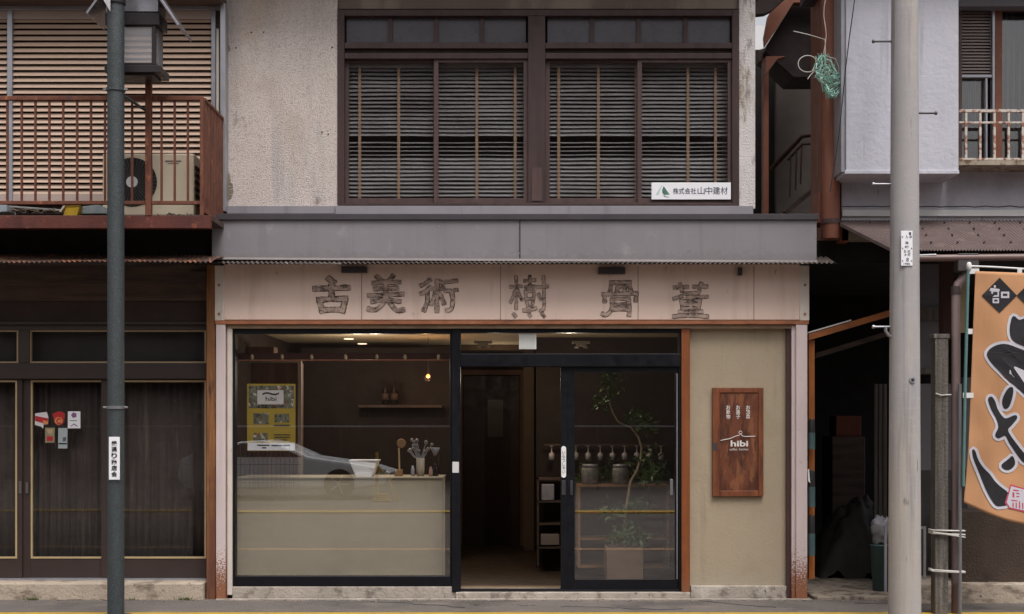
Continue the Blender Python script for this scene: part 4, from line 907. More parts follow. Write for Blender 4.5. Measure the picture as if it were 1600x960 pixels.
# ------------------------------------------------------------------ house on the right
rh = thing('pale_blue_house', 'pale blue grey mortar house with brown roofed porch beside the alley', 'house', (X(1450), 0, 0))
YBY = -.4
MB().pb(1322, -300, 1498, 268, YBY, .4).build('bay', m_bluewall, rh, .006)
MB().pb(1320, 266, 1499, 272, YBY - .012, .42).build('bay_lip', m_bluewall, rh, .004)
MB().box(X(1322, YBY) - .035, X(1322, YBY) - .002, YBY + .02, .0, Z(268, YBY), 6).build('bay_edge_strip', m_alu, rh)
MB().pb(1315, -300, 1340, 345, -.0, .12).pb(1498, 262, 1950, 345, .0, .12).pb(1340, 262, 1498, 345, .0, .12).build('front_wall', m_greywall, rh)
MB().pb(1498, -300, 1950, 10, .0, .12).build('upper_wall', m_greywall, rh)
MB().pb(1316, 328, 1950, 338, -.03, .03).build('white_trim', m_whiteline, rh, .003)
MB().pb(1498, 0, 1950, 10, -.12, .12).build('window_head', M('grey_head_board', '#6d6a70', .7, .1, 4), rh)
bs = MB(); bs.box(X(1312), X(1312) + .08, .02, 1.1, Z(378), 6); bs.pb(1283, -300, 1312, 374, .0, .02); bs.build('brown_side_wall', m_brownsheet, rh)
MB().pb(1279, 300, 1312, 348, .02, .3).build('brown_corner_box', m_brownsheet, rh)
dp_ = MB().tube([(X(1296), -.05, 6), (X(1296), -.05, Z(375))], .075, 20).build('brown_drainpipe', m_brownsheet, rh)
MB().tube([(X(1296), -.05, Z(352)), (X(1296), -.05, Z(345))], .082, 20).build('pipe_collar', m_brownwin2, dp_)
for py in (40, 180, 300): pass
# window with blind, curtain and rusty white railing
wn = MB().frame(1498, 10, 1760, 258, .0, .1, 5, 4, 5, 5).build('window_frame', m_brownwin2, rh)
bd = MB()
for i in range(21): 
    py = 16 + i * 4.9
    bd.hexa([(X(1503), .03, Z(py + 3.6)), (X(1551), .03, Z(py + 3.6)), (X(1551), .034, Z(py + 3.6)), (X(1503), .034, Z(py + 3.6)), (X(1503), .05, Z(py - .5)), (X(1551), .05, Z(py - .5)), (X(1551), .054, Z(py - .5)), (X(1503), .054, Z(py - .5))])
bd.build('window_blind', M('pinkish_blind', '#a3948f', .6, .05, 4), rh)
fr = MB(); fr.pb(1551, 14, 1554.5, 253, .0, .05); fr.pb(1503, 117, 1551, 121, .01, .05); fr.pb(1540, 121, 1543, 253, .02, .03); fr.build('inner_sash', m_alu, rh)
cvs = MB()
for (a, b, fr_) in ((1503, 1540, 1.6), (1567, 1760, 1.1)):
    n = 40 if b < 1600 else 120; cv = []
    for i in range(n + 1):
        x = X(a + (b - a) * i / n, .12)
        for z in (Z(250, .12), Z(14, .12)): cv.append((x, .13 + .02 * math.sin(i * fr_) + .015 * mnoise.noise((i * .3, a, 0)), z))
    cvs.add(cv, [(i * 2, i * 2 + 2, i * 2 + 3, i * 2 + 1) for i in range(n)], True)
cu = cvs.build('curtain', m_curtain2, rh); so_ = cu.modifiers.new('thickness', 'SOLIDIFY'); so_.thickness = .003
MB().pb(1555, 14, 1566, 253, .04, .03).build('brown_jamb', m_brownsheet, rh)
MB().pb(1498, 8, 1900, 260, .6, .05).build('room_dark', m_roomdark, rh)
MB().pb(1503, 14, 1755, 253, .075, .005).build('window_glass', m_glassold, rh)
m_wr = M('rusty_white_paint', '#c6bcb2', .6, .08, 6, stains=[('#8a5236', .5, .08, (14, 14, 14), .95), ('#5b3a2c', .6, .05, (22, 22, 22), .9)])
rr2 = MB(); rr2.pb(1499, 171, 1760, 175.5, -.28, .03); rw = rr2.build('window_railing', m_wr, rh, .002)
MB().pb(1499, 190, 1760, 193, -.275, .02).build('mid_rail', m_wr, rw)
MB().pb(1499, 247, 1760, 250, -.275, .02).build('low_rail', m_wr, rw)
bw0 = None
for k in range(12):
    if bw0 is None: bw0 = MB().pb(1508, 175.5, 1511.5, 250, -.277, .018).build('baluster', m_wr, rw)
    else: dup(bw0, rw, k * 22.2 / S * (D - .277) / D)
sl2 = MB(); sl2.pb(1498, 250.5, 1760, 258, -.3, .3); slo = sl2.build('window_sill', M('dirty_sill', '#9b8f80', .8, .2, 9, stains=[('#5f4632', .5, .1, (16, 16, 9), .9)]), rh)
MB().box(X(1290), X(1950), -.65, 1, 5.45, 5.55).build('eave', m_fdark, rh)
q = MB()
pts = [(1316 + k * 9, 323 + 1.6 * mnoise.noise((k * .5, 2, 1)) + .8 * mnoise.noise((k * 1.9, 3, 1))) for k in range(60)]
q.tube([(X(a), -.001, Z(b)) for a, b in pts], .0045, 5); q.build('wall_crack', M('dark_crack', '#55525a', .9, .3, 20), rh)
# porch roof
MB().corrugated(X(1305), X(1950), -.02, Z(345), -.95, Z(391, -.95), .032, .006, x0b=X(1397, -.95), x1b=X(1950, -.95), rows=10).build('porch_roof', m_awning, rh)
nb = MB()
for j, (t, off) in enumerate(((.12, 0), (.34, .5), (.56, 0), (.8, .5))):
    y = -.02 - .93 * t; z = Z(345) + (Z(391, -.95) - Z(345)) * t
    for i in range(26):
        x = X(1345) + .32 * t + (i + off) * .215
        nb.tube([(x, y, z), (x, y - .004, z + .018)], .009, 6)
nb.build('roof_nail', m_fdark, rh)
ed = MB(); ed.hexa([(X(1303), -.0, Z(349)), (X(1306), -.0, Z(349)), (X(1399, -.93), -.93, Z(395, -.93)), (X(1395, -.93), -.93, Z(395, -.93)), (X(1303), -.0, Z(344)), (X(1306), -.0, Z(344)), (X(1399, -.93), -.93, Z(390, -.93)), (X(1395, -.93), -.93, Z(390, -.93))]); ed.build('roof_edge', m_awning, rh)
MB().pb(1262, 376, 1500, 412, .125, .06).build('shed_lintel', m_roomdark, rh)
MB().pb(1316, 346, 1420, 376, .02, .1).build('soffit_panel', M('beige_panel', '#8c8275', .8, .1, 4), rh)
gt = MB(); gt.tube([(X(1400, -.95), -.97, Z(404, -.97)), (X(1950, -.95), -.97, Z(399, -.97))], .028, 12); gto = gt.build('gutter', m_gutter, rh)
MB().tube([(X(1436, -.98), -.99, Z(399.5, -.98)), (X(1462, -.98), -.99, Z(398.5, -.98))], .007, 8).build('gutter_highlight', m_whiteline, gto)  # pale bar standing in for the highlight on the gutter
MB().pb(1497, 396, 1530, 424, -.99, .1).build('gutter_outlet', M('dark_grey_plastic', '#45403f', .6, .1, 6), gto, .006)
dpp = MB(); pp_ = [(1513, 420), (1508, 432), (1497, 444), (1493.5, 460), (1493.5, 990)]
dpp.tube([(X(a, -.93), -.93, Z(b, -.93)) for a, b in pp_], .0345, 16); dpo = dpp.build('downpipe', m_pipe, rh)
MB().tube([(X(1493.5, -.93), -.93, Z(448, -.93)), (X(1493.5, -.93), -.93, Z(460, -.93))], .04, 16).build('pipe_joint', M('dark_pipe_joint', '#463b3a', .5, .1, 6), dpo)
# ground floor: open dark shed on the left, wall on the right
XA = X(1266)
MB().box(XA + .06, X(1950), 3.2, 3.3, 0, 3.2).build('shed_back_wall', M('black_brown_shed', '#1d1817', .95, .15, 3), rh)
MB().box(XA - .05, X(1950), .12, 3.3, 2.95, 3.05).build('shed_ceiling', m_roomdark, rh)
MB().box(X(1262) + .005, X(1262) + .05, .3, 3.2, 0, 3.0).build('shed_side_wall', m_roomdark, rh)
lw = MB(); lw.pb(1437, 410, 1475, 585, .25, .08); lw.pb(1437, 600, 1500, 735, .3, .08); lw.build('porch_wall', M('grey_porch_wall', '#69666b', .85, .1, 3), rh)
MB().pb(1437, 735, 1512, 940, .28, .1).build('porch_lower_wall', M('dark_grey_porch_wall', '#3f3b3c', .9, .12, 4), rh)
MB().pb(1437, 480, 1475, 500, .2, .1).build('porch_beam', m_greypost, rh); MB().pb(1437, 575, 1475, 584, .2, .1).build('porch_beam', m_greypost, rh)
MB().pb(1474, 400, 1490, 530, -.1, .12).build('porch_dark_post', M('dark_red_brown_post', '#46302a', .8, .15, 5), rh)
MB().pb(1500, 430, 1513, 520, -.3, .02).build('pale_board', M('pale_yellow_board', '#b5a384', .7, .08, 4), rh)
MB().pb(1505, 590, 1950, 805, .32, .08).build('inner_wall', M('grey_inner_wall', '#6b6668', .85, .1, 3), rh)
MB().pb(1500, 800, 1950, 912, -.2, .5).build('brown_mortar_base', M('dark_brown_mortar', '#4d4038', .95, .12, 4, .6, 60, stains=[('#352b27', .5, .2, (3, 3, 3), .7), ('#6a5a4d', .58, .12, (6, 6, 4), .5)]), rh)
MB().box(X(1436, -.3), X(1950), -.32, .5, -.02, Z(912, -.3)).build('concrete_step', m_concstep, rh, .012)
MB().box(XA + .01, X(1436, -.3) - .002, -.1, 3.2, -.02, .028).build('shed_floor', M('broken_concrete', '#8f8274', .9, .15, 5, .5, 40, stains=[('#4d443c', .5, .08, (6, 6, 1), .85), ('#b3a594', .58, .1, (5, 5, 1), .6)]), rh, .01)
MB().pb(1264, 532, 1273, 905, .02, .09).build('shed_post', M('orange_shed_timber', '#a8642e', .6, .14, 5, grain=('#7a4420', (24, 24, 1.4), .6)), rh, .003)
bm = MB(); 
def beam(a, b, c, d, th, y0, y1):
    q = MB(); q.hexa([(X(a, y0), y0, Z(b + th, y0)), (X(c, y1), y1, Z(d + th, y1)), (X(c, y1), y1 + .06, Z(d + th, y1)), (X(a, y0), y0 + .06, Z(b + th, y0)), (X(a, y0), y0, Z(b, y0)), (X(c, y1), y1, Z(d, y1)), (X(c, y1), y1 + .06, Z(d, y1)), (X(a, y0), y0 + .06, Z(b, y0))]); return q
beam(1264, 522, 1396, 483, 10, -.02, -.02).build('sloping_beam', M('orange_beam_timber', '#9a5c30', .6, .14, 5, grain=('#6b3d20', (3, 12, 12), .6)), rh)
beam(1263, 519, 1330, 499.5, 2, -.025, -.025).build('beam_capping', m_whiteline, rh)
beam(1275, 552, 1396, 515, 8, .6, .6).build('rear_beam', m_darkwood, rh)
# ------------------------------------------------------------------ house further back in the alley
bh = thing('rear_house', 'shaded brown house with reddish eaves deep in the alley gap', 'house', (X(1240, 3), 3, 0))
YG = 2.2
MB().pb(1213, 60, 1330, 420, YG + .6, .1).build('rear_wall', M('shade_darkened_rear_wall', '#423b36', .9, .12, 3), bh)  # wall colour darkened in place of the shade deep in the alley
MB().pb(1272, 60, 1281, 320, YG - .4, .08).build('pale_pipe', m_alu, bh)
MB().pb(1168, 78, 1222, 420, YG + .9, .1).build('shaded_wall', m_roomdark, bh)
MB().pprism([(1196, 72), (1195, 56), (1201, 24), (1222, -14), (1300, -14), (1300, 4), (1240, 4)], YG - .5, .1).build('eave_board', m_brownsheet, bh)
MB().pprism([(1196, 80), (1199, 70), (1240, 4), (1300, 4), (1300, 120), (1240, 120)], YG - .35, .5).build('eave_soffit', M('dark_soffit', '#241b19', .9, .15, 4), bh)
MB().pprism([(1197, 88), (1228, 88), (1215, 92), (1200, 112), (1196, 116)], YG - .55, .1).build('bracket_board', m_brownsheet, bh)
MB().pb(1193, 92, 1201, 420, YG - .3, .1).build('brown_drainpipe', m_brownsheet, bh)
MB().pprism([(1186, 78), (1200, 74), (1200, 92), (1186, 96)], YG - .2, .1).build('low_roof', m_darkwood, bh)
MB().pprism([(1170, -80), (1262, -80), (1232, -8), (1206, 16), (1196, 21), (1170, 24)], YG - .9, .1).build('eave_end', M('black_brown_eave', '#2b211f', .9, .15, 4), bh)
rg = MB(); 
rg.tube([(X(1275, 1.7), 1.7, Z(210, 1.7)), (X(1255, 1.7), 1.75, Z(211, 1.7)), (X(1236, 1.7), 1.9, Z(232, 1.7)), (X(1218, 1.7), 2.1, Z(252, 1.7))], .025, 8)
rg.tube([(X(1282, 1.7), 1.7, Z(224, 1.7)), (X(1255, 1.7), 1.75, Z(224, 1.7)), (X(1238, 1.7), 1.9, Z(244, 1.7))], .014, 8)
for px, py in ((1272, 224), (1253, 226), (1245, 236), (1236, 246)): rg.tube([(X(px, 1.75), 1.75, Z(py, 1.75)), (X(px - 2, 1.75), 1.75, Z(py + 62, 1.75))], .01, 6)
rg.build('stair_rail', M('shade_darkened_rusty_rail', '#38241f', .8, .2, 7), bh)  # rail colour darkened to carry the alley's shade
MB().pprism([(1225, 330), (1282, 283), (1284, 290), (1232, 334)], 1.6, .1).build('stair_stringer', m_darkwood, bh)

# pale far building seen through the slit
fb = thing('distant_building', 'sliver of a pale building with dark eave seen through the alley gap', 'building', (X(1190, 12), 12, 0))
MB().pb(1170, 40, 1215, 420, 12, 1).build('wall', M('white_render', '#d5d3d4', .8, .04, 3), fb)

# ------------------------------------------------------------------ small things on the right
nb = thing('green_net_bundle', 'tangled teal net bundle hanging on a wire beside the brown drainpipe', 'net', (X(1290, -.3), -.3, Z(152, -.3)))
YNB = -.3
nt_ = MB()
for k in range(85):
    pts = []; v = rnd.uniform(0, 1); u = rnd.uniform(-1, 1)
    for j in range(6):
        u += rnd.gauss(0, .3); v += rnd.gauss(0, .1); v = min(1, max(0, v)); u = max(-1.15, min(1.15, u))
        wl_, wr_ = (3 + 15 * math.sin(math.pi * min(1, v * .9 + .1)) * (1 - .35 * v), 3 + 17 * math.sin(math.pi * v ** 1.5) + 2)
        px = 1287 + 9 * v + (u * wr_ if u > 0 else u * wl_) + rnd.gauss(0, 1.2)
        pts.append((X(px, YNB), YNB + rnd.uniform(-.06, .04), Z(88 + 64 * v + rnd.gauss(0, 1.5), YNB)))
    nt_.tube(pts, rnd.uniform(.002, .0042), 4)
nt_.build('net', m_net, nb)
wr = MB()
wr.tube([(X(1289 + 2 * math.sin(i * 1.3), YNB), YNB, Z(-30 + i * 14, YNB)) for i in range(10)], .004, 5)
wr.tube([(X(1262 + 15 * math.cos(t), YNB), YNB, Z(100 + 13 * math.sin(t), YNB)) for t in [k * math.tau / 20 for k in range(21)]], .0038, 5)
wr.tube([(X(1290, YNB), YNB, Z(88, YNB)), (X(1305, YNB), YNB, Z(92, YNB)), (X(1311, YNB), YNB, Z(106, YNB)), (X(1308, YNB), YNB, Z(122, YNB)), (X(1300, YNB), YNB, Z(128, YNB))], .0038, 5)
wr.tube([(X(1240, YNB), YNB, Z(49, YNB)), (X(1262, YNB), YNB, Z(54, YNB)), (X(1289, YNB), YNB, Z(62, YNB)), (X(1290, YNB), YNB, Z(90, YNB))], .0035, 5)
wr.tube([(X(1272, YNB), YNB, Z(112, YNB)), (X(1266, YNB), YNB, Z(118, YNB)), (X(1262, YNB), YNB, Z(124, YNB))], .004, 5)
wr.build('hanging_wire', m_wire, nb)
tag(MB().tube([(X(a, -.46), -.46, Z(b, -.46)) for a, b in ((1339, -40), (1334, 10), (1327, 60), (1321, 110), (1316, 160), (1311, 210), (1303, 262), (1297, 300))], .0045, 6).build('dark_cable', m_cable), 'thin dark cable slanting down over the edge of the pale blue bay', 'cable')
gp = thing('grey_timber_post', 'grey weathered timber post standing beside the brown downpipe', 'post', (X(1471, -.95), -.95, 0))
MB().pb(1461, 527, 1482, 1000, -1.0, .11).build('post', m_greypost, gp, .006)
MB().pb(1459, 522, 1484, 529, -1.005, .12).build('post_cap', m_greypost, gp, .004)
wt = thing('wire_tie', 'white wire wrapped around timber post, pipe and banner pole', 'wire', (X(1482, -1.02), -1.02, Z(835, -1.02)))
def loop(py, sl3):
    q = MB(); a, b = X(1459, -1.02), X(1508, -1.02)
    q.tube([(a, -.9, Z(py, -1.02)), (a, -1.015, Z(py, -1.02)), ((a + b) / 2, -1.025, Z(py + sl3 * .5, -1.02)), (b, -1.015, Z(py + sl3, -1.02)), (b, -.9, Z(py + sl3, -1.02))], .007, 6); return q
for py, s3 in ((829, 1), (832, 8), (834, 2), (891, 3), (893, 2)): loop(py, s3).build('wire_loop', m_wire, wt)
lq = MB(); lq.tube([(X(1459, -1.03), -1.03, Z(893, -1.03)), (X(1453, -1.03), -1.03, Z(890, -1.03)), (X(1455, -1.03), -1.03, Z(888, -1.03))], .006, 6); lq.build('wire_end', m_wire, wt)
tag(MB().tube([(X(1462, -1.01), -1.01, Z(615, -1.01)), (X(1471, -1.01), -1.012, Z(618, -1.01)), (X(1486, -1.0), -1.0, Z(617, -1.0))], .005, 6).build('thin_wire', m_wire), 'short pale wire tied across the top of the timber post', 'wire')
# ------------------------------------------------------------------ banner
YNF = -1.04
bn = thing('nobori_banner', 'tall orange banner with black brush lettering tied to a teal pole', 'banner', (X(1506, YNF), YNF, 0))
MB().tube([(X(1501.5, YNF), YNF + .03, 0), (X(1502, YNF), YNF + .03, Z(600, YNF))], .016, 12).build('pole_base', m_steel, bn)
MB().tube([(X(1505, YNF), YNF, Z(760, YNF)), (X(1508, YNF), YNF, Z(600, YNF)), (X(1513, YNF), YNF, Z(415, YNF))], .0125, 12).build('pole', m_teal, bn)
MB().tube([(X(1513, YNF), YNF, Z(416, YNF)), (X(1560, YNF), YNF, Z(418, YNF)), (X(1640, YNF), YNF, Z(423, YNF))], .008, 10).build('crossbar', m_clip, bn)
tk = MB(); tk.lathe(X(1514, YNF), YNF, [(.014, Z(424, YNF)), (.02, Z(418, YNF)), (.02, Z(413, YNF)), (.012, Z(410, YNF))], 12); tk.build('pole_cap', m_clip, bn)
for a, b in ((1517, 518), (1513, 618)): MB().pb(a - 8, b - 4, a + 8, b + 4, YNF - .006, .012).build('loop_tab', m_clip, bn)
MB().pb(1590, 420, 1597, 434, YNF - .008, .012).pb(1514, 420, 1530, 428, YNF - .008, .012).build('top_tab', m_clip, bn)
def edge_l(py): # left edge of the cloth by row
    pts = [(424, 1524), (520, 1520), (600, 1517), (700, 1513), (760, 1508), (782, 1506)]
    for (a, b), (c, d) in zip(pts, pts[1:]):
        if py <= c: return b + (d - b) * (py - a) / (c - a)
    return pts[-1][1]
def cloth_y(px, py): return YNF - .022 - .022 * math.sin((px - 1500) * .055 + py * .006) * min(1, (py - 420) / 160) - .012 * mnoise.noise((px * .03, py * .018, 2)) - .03 * max(0, (py - 740) / 80) * math.sin((px - 1506) * .03)
cv = []; NX, NY = 64, 80
for j in range(NY + 1):
    for i in range(NX + 1):
        t = j / NY; u = i / NX
        bot = 786 + 36 * math.sin(min(1, u * 1.05) * math.pi * .5) if True else 0
        py = 424 + (bot - 424) * t + 4 * u * (1 - t); l = edge_l(py); px = l + (1634 - l) * u
        y = cloth_y(px, py); cv.append((X(px, y), y, Z(py, y)))
cl = MB().add(cv, [(j * (NX + 1) + i, j * (NX + 1) + i + 1, (j + 1) * (NX + 1) + i + 1, (j + 1) * (NX + 1) + i) for j in range(NY) for i in range(NX)], True).build('cloth', m_cloth, bn)
so_ = cl.modifiers.new('thickness', 'SOLIDIFY'); so_.thickness = .0015
def on_cloth(mb, pts, lift, grow=0.):
    """fan of a smooth closed outline (pixels) laid on the cloth"""
    n = len(pts); out = []
    for i in range(n):                       # Catmull-Rom smoothing
        p0, p1, p2, p3 = (Vector(pts[(i + k - 1) % n]) for k in range(4))
        for t in (0, .34, .67):
            out.append(.5 * ((2 * p1) + (p2 - p0) * t + (2 * p0 - 5 * p1 + 4 * p2 - p3) * t * t + (3 * p1 - p0 - 3 * p2 + p3) * t ** 3))
    if grow:
        ar = sum(out[i].x * out[(i + 1) % len(out)].y - out[(i + 1) % len(out)].x * out[i].y for i in range(len(out)))
        sg = 1 if ar > 0 else -1; g2 = []
        for i in range(len(out)):
            t = (out[(i + 1) % len(out)] - out[i - 1]); t = t.normalized() if t.length > 1e-6 else Vector((1, 0))
            g2.append(out[i] + Vector((t.y, -t.x)) * sg * grow)
        out = g2
    from mathutils.geometry import tessellate_polygon
    m = len(out); tri = tessellate_polygon([[Vector((p.x, p.y, 0)) for p in out]])
    # subdivide by adding vertices: fine triangles follow the cloth
    V = [(p.x, p.y) for p in out]; F = [tuple(t) for t in tri]
    for _ in range(2):
        mid = {}; nf = []
        def md(a, b):
            k = (min(a, b), max(a, b))
            if k not in mid: V.append(((V[a][0] + V[b][0]) / 2, (V[a][1] + V[b][1]) / 2)); mid[k] = len(V) - 1
            return mid[k]
        for a, b, c in F:
            ab, bc, ca = md(a, b), md(b, c), md(c, a); nf += [(a, ab, ca), (ab, b, bc), (ca, bc, c), (ab, bc, ca)]
        F = nf
    W3 = []
    for px, py in V:
        px = min(px, 1633); y = cloth_y(px, py) - lift; W3.append((X(px, y), y, Z(py, y)))
    mb.add(W3, F)
strokes = [
    [(1584, 495), (1592, 501), (1604, 498), (1634, 490), (1634, 556), (1616, 546), (1600, 540), (1584, 532), (1579, 520), (1580, 505)],
    [(1543, 555), (1548, 546), (1560, 540), (1575, 539.5), (1600, 549), (1634, 562), (1634, 640), (1604, 618), (1594, 609), (1578, 595), (1562, 579), (1550, 567)],
    [(1545, 625), (1549, 621), (1554, 628), (1558, 640), (1566, 652), (1573, 655), (1586, 650), (1588, 654), (1580, 664), (1574, 672), (1580, 684), (1592, 700), (1604, 716), (1600, 722), (1590, 710), (1578, 692), (1571, 680), (1561, 684), (1556, 680), (1561, 668), (1558, 655), (1550, 640)],
    [(1569, 620), (1576, 608), (1582, 607), (1581, 620), (1576, 635), (1570, 638), (1567, 630)],
    [(1566, 727), (1577, 718), (1582, 714), (1585, 725), (1578, 733), (1570, 733)],
    [(1520, 704), (1523, 706), (1528, 720), (1536, 732), (1546, 742), (1553, 752), (1562, 761), (1575, 772), (1574, 787), (1566, 790), (1556, 789), (1545, 772), (1537, 755), (1530, 737), (1522, 717)],
]
for k, sct in enumerate(strokes):
    ow = MB(); on_cloth(ow, sct, .0045 + .0003 * k, 5.6); o_ = ow.build('brush_outline', m_bannerwhite, bn)
    bk_ = MB(); on_cloth(bk_, sct, .0072, 1.2); bk_.build('brush_stroke', m_bannerink, o_)
def poly_on(mb, pts, lift):
    lift += .003
    V = [(p[0], p[1]) for p in pts]; W3 = []
    for px, py in V:
        y = cloth_y(px, py) - lift; W3.append((X(px, y), y, Z(py, y)))
    mb.add(W3, [tuple(range(len(V)))[::-1]])
sv = MB(); on_cloth(sv, [(1584, 573), (1600, 579), (1616, 584), (1634, 589), (1634, 603), (1612, 606), (1603, 601), (1594, 589)], .009); sv.build('brush_gap', m_bannerwhite, bn)
for dx in (0, 54.5):
    dm = MB()
    c0 = (1562 + dx, 462)
    P = [(1562 + dx, 434), (1589 + dx, 462), (1562 + dx, 489), (1534 + dx, 462)]
    for q in range(4):
        a, b = P[q], P[(q + 1) % 4]
        for s_ in range(4):
            f0, f1 = s_ / 4, (s_ + 1) / 4
            poly_on(dm, [c0, (a[0] + (b[0] - a[0]) * f0, a[1] + (b[1] - a[1]) * f0), (a[0] + (b[0] - a[0]) * f1, a[1] + (b[1] - a[1]) * f1)][::-1] if False else [(a[0] + (b[0] - a[0]) * f0, a[1] + (b[1] - a[1]) * f0), (a[0] + (b[0] - a[0]) * f1, a[1] + (b[1] - a[1]) * f1), c0], .0035)
    dmo = dm.build('black_diamond', m_bannerink, bn)
    gl_ = MB()
    def ring(a, b, c, d, w_):
        for r in ((a, b, c, b + w_), (a, d - w_, c, d), (a, b + w_, a + w_, d - w_), (c - w_, b + w_, c, d - w_)):
            poly_on(gl_, [(r[0] + dx, r[1]), (r[2] + dx, r[1]), (r[2] + dx, r[3]), (r[0] + dx, r[3])], .0055)
    ring(1549, 454, 1561, 464, 2.4); ring(1551, 466, 1561, 474, 2.4); ring(1564, 456, 1577, 466, 3)
    poly_on(gl_, [(1548 + dx, 450), (1562 + dx, 452), (1562 + dx, 455), (1546 + dx, 455)], .0056); poly_on(gl_, [(1553 + dx, 446), (1556 + dx, 446), (1556 + dx, 450), (1553 + dx, 450)], .0057)
    gl_.build('white_mark', m_bannerwhite, dmo)
sq = MB(); poly_on(sq, [(1579, 757), (1603, 764), (1603, 801), (1577, 795), (1570, 786)], .0048); poly_on(sq, [(1603, 764), (1633, 768), (1633, 806), (1603, 801)], .0048); sqo = sq.build('red_seal', m_red, bn)
sq = MB(); poly_on(sq, [(1580, 760), (1603, 766), (1603, 798.5), (1578, 793), (1573, 785)], .0058); poly_on(sq, [(1603, 766), (1631, 770), (1631, 804), (1603, 798.5)], .0058); sq.build('seal_ground', m_bannerwhite, sqo)
sm_ = MB()
for a, b, c, d in ((1583, 765, 1592, 767), (1582, 769, 1585, 777), (1588, 770, 1593, 772), (1588, 775, 1598, 777), (1595, 766, 1597, 777), (1580, 781, 1590, 783), (1582, 785, 1584, 792), (1587, 785, 1589, 793), (1592, 782, 1594, 794), (1597, 783, 1599, 795)):
    poly_on(sm_, [(a, b), (c, b + 1), (c, d + 1), (a, d)], .0068)
sm_.build('seal_lettering', m_red, sqo)

# ------------------------------------------------------------------ things in the shed
for k, (a, b, lab) in enumerate(((655, 702, 'grey green bottle holder topmost on the orange shed post'), (735, 792, 'grey green bottle holder with pale tag in the middle of the orange post'), (805, 868, 'grey green bottle holder lowest on the orange shed post'))):
    t0 = thing('bottle_holder', lab, 'holder', (X(1268, -.03), -.03, Z(b, -.03)), 'holders on the orange shed post')
    z0, z1 = Z(b, -.03), Z(a, -.03); zm = z0 + (z1 - z0) * .55
    MB().tube([(X(1267.5, -.03), -.045, z0), (X(1267.5, -.03), -.045, zm)], .03, 14).build('cup', m_greenbin, t0)
    MB().tube([(X(1267.5, -.03), -.045, zm), (X(1267.5, -.03), -.045, z1 - .02), (X(1267.5, -.03), -.045, z1)], [.029, .027, .018], 14).build('lid', m_acdark, t0)
    if k == 1: MB().hexa([(X(1263, -.09), -.09, Z(752, -.09)), (X(1266, -.09), -.09, Z(755, -.09)), (X(1266, -.09), -.085, Z(755, -.09)), (X(1263, -.09), -.085, Z(752, -.09)), (X(1262, -.09), -.09, Z(734, -.09)), (X(1264, -.09), -.09, Z(733, -.09)), (X(1264, -.09), -.085, Z(733, -.09)), (X(1262, -.09), -.085, Z(734, -.09))]).build('tag', m_clip, t0)
bg_ = thing('white_bag', 'crumpled white plastic bag on a green bucket inside the dark shed', 'bag', (X(1378, .3), .3, Z(850, .3)))
q = MB()
V = []; NB = 22; zc_ = Z(828, .3)
for a in range(NB + 1):
    for b in range(NB):
        th_, ph_ = math.pi * a / NB, math.tau * b / NB
        d_ = Vector((math.sin(th_) * math.cos(ph_), math.sin(th_) * math.sin(ph_), math.cos(th_)))
        rad = 1 + .45 * mnoise.noise(d_ * 1.6 + Vector((3, 1, 2))) + .3 * abs(mnoise.noise(d_ * 4.2)) + .12 * mnoise.noise(d_ * 9)
        V.append((X(1378, .3) + d_.x * .085 * rad, .3 + d_.y * .08 * rad, zc_ + d_.z * .13 * rad))
q.add(V, [(a * NB + b, a * NB + (b + 1) % NB, (a + 1) * NB + (b + 1) % NB, (a + 1) * NB + b)[::-1] for a in range(NB) for b in range(NB)], True)
q.build('bag', M('dirty_white_plastic', '#8d8a8e', .5, .2, 12, .5, 20), bg_)
tag(MB().lathe(X(1377, .3), .3, [(.075, .03), (.095, Z(851, .3) - .012), (.1, Z(851, .3) - .01), (.1, Z(851, .3)), (.02, Z(851, .3) + .0005)], 20).build('green_bucket', m_greenbin), 'grey green plastic bucket under the white bag in the shed', 'bucket')
ez = thing('metal_frame', 'leaning grey metal frame behind the foot of the utility pole', 'frame', (X(1415, .0), 0, .03))
MB().pb(1382, 823, 1386, 925, -.02, .02).build('side_bar', m_alu, ez); MB().pb(1443, 823, 1447, 910, -.02, .02).build('side_bar', m_alu, ez)
MB().pb(1386, 823, 1443, 827, -.02, .02).build('top_bar', m_alu, ez)
hp = thing('covered_heap', 'dark tarpaulin covered heap in the middle of the shed', 'heap', (X(1340, 1.6), 1.6, .03))
q = MB(); n = 40; V = []
for j in range(n + 1):
    for i in range(n + 1):
        u, v = i / n * 2 - 1, j / n * 2 - 1
        hgt = .72 * max(0, (1 - u * u)) ** .6 * max(0, (1 - v * v)) ** .6 + (.2 * mnoise.noise((u * 2.2, v * 2.2, 4)) + .09 * mnoise.noise((u * 7, v * 7, 8))) * (1 - u * u)
        V.append((X(1345, 1.6) + u * .5, 1.6 + v * .4, .029 + max(0, hgt)))
q.add(V, [(j * (n + 1) + i, j * (n + 1) + i + 1, (j + 1) * (n + 1) + i + 1, (j + 1) * (n + 1) + i) for j in range(n) for i in range(n)], True); q.build('cover', M('dark_grey_tarp', '#332e2b', .7, .25, 5), hp)
tag(MB().pb(1306, 650, 1346, 682, 2.4, .3).build('orange_crate', M('dull_orange_plastic', '#6b3524', .7, .15, 5), None, .01), 'dull orange crate stacked high in the back of the shed', 'crate')
tag(MB().pb(1300, 682.5, 1352, 905, 2.35, .45).build('dark_cabinet', m_darkwood, None, .01), 'dark cabinet carrying the orange crate in the shed', 'cabinet')
for px in (1369, 1376, 1383): tag(MB().tube([(X(px, 1.0), 1.0, .03), (X(px + 2, 1.0), 1.05, Z(600, 1.0))], .018, 8).build('leaning_pole', M('grey_stick', '#6c655e', .8, .1, 6)), 'thin grey pole leaning upright in the shed behind the bucket', 'pole', 'poles leaning in the shed')
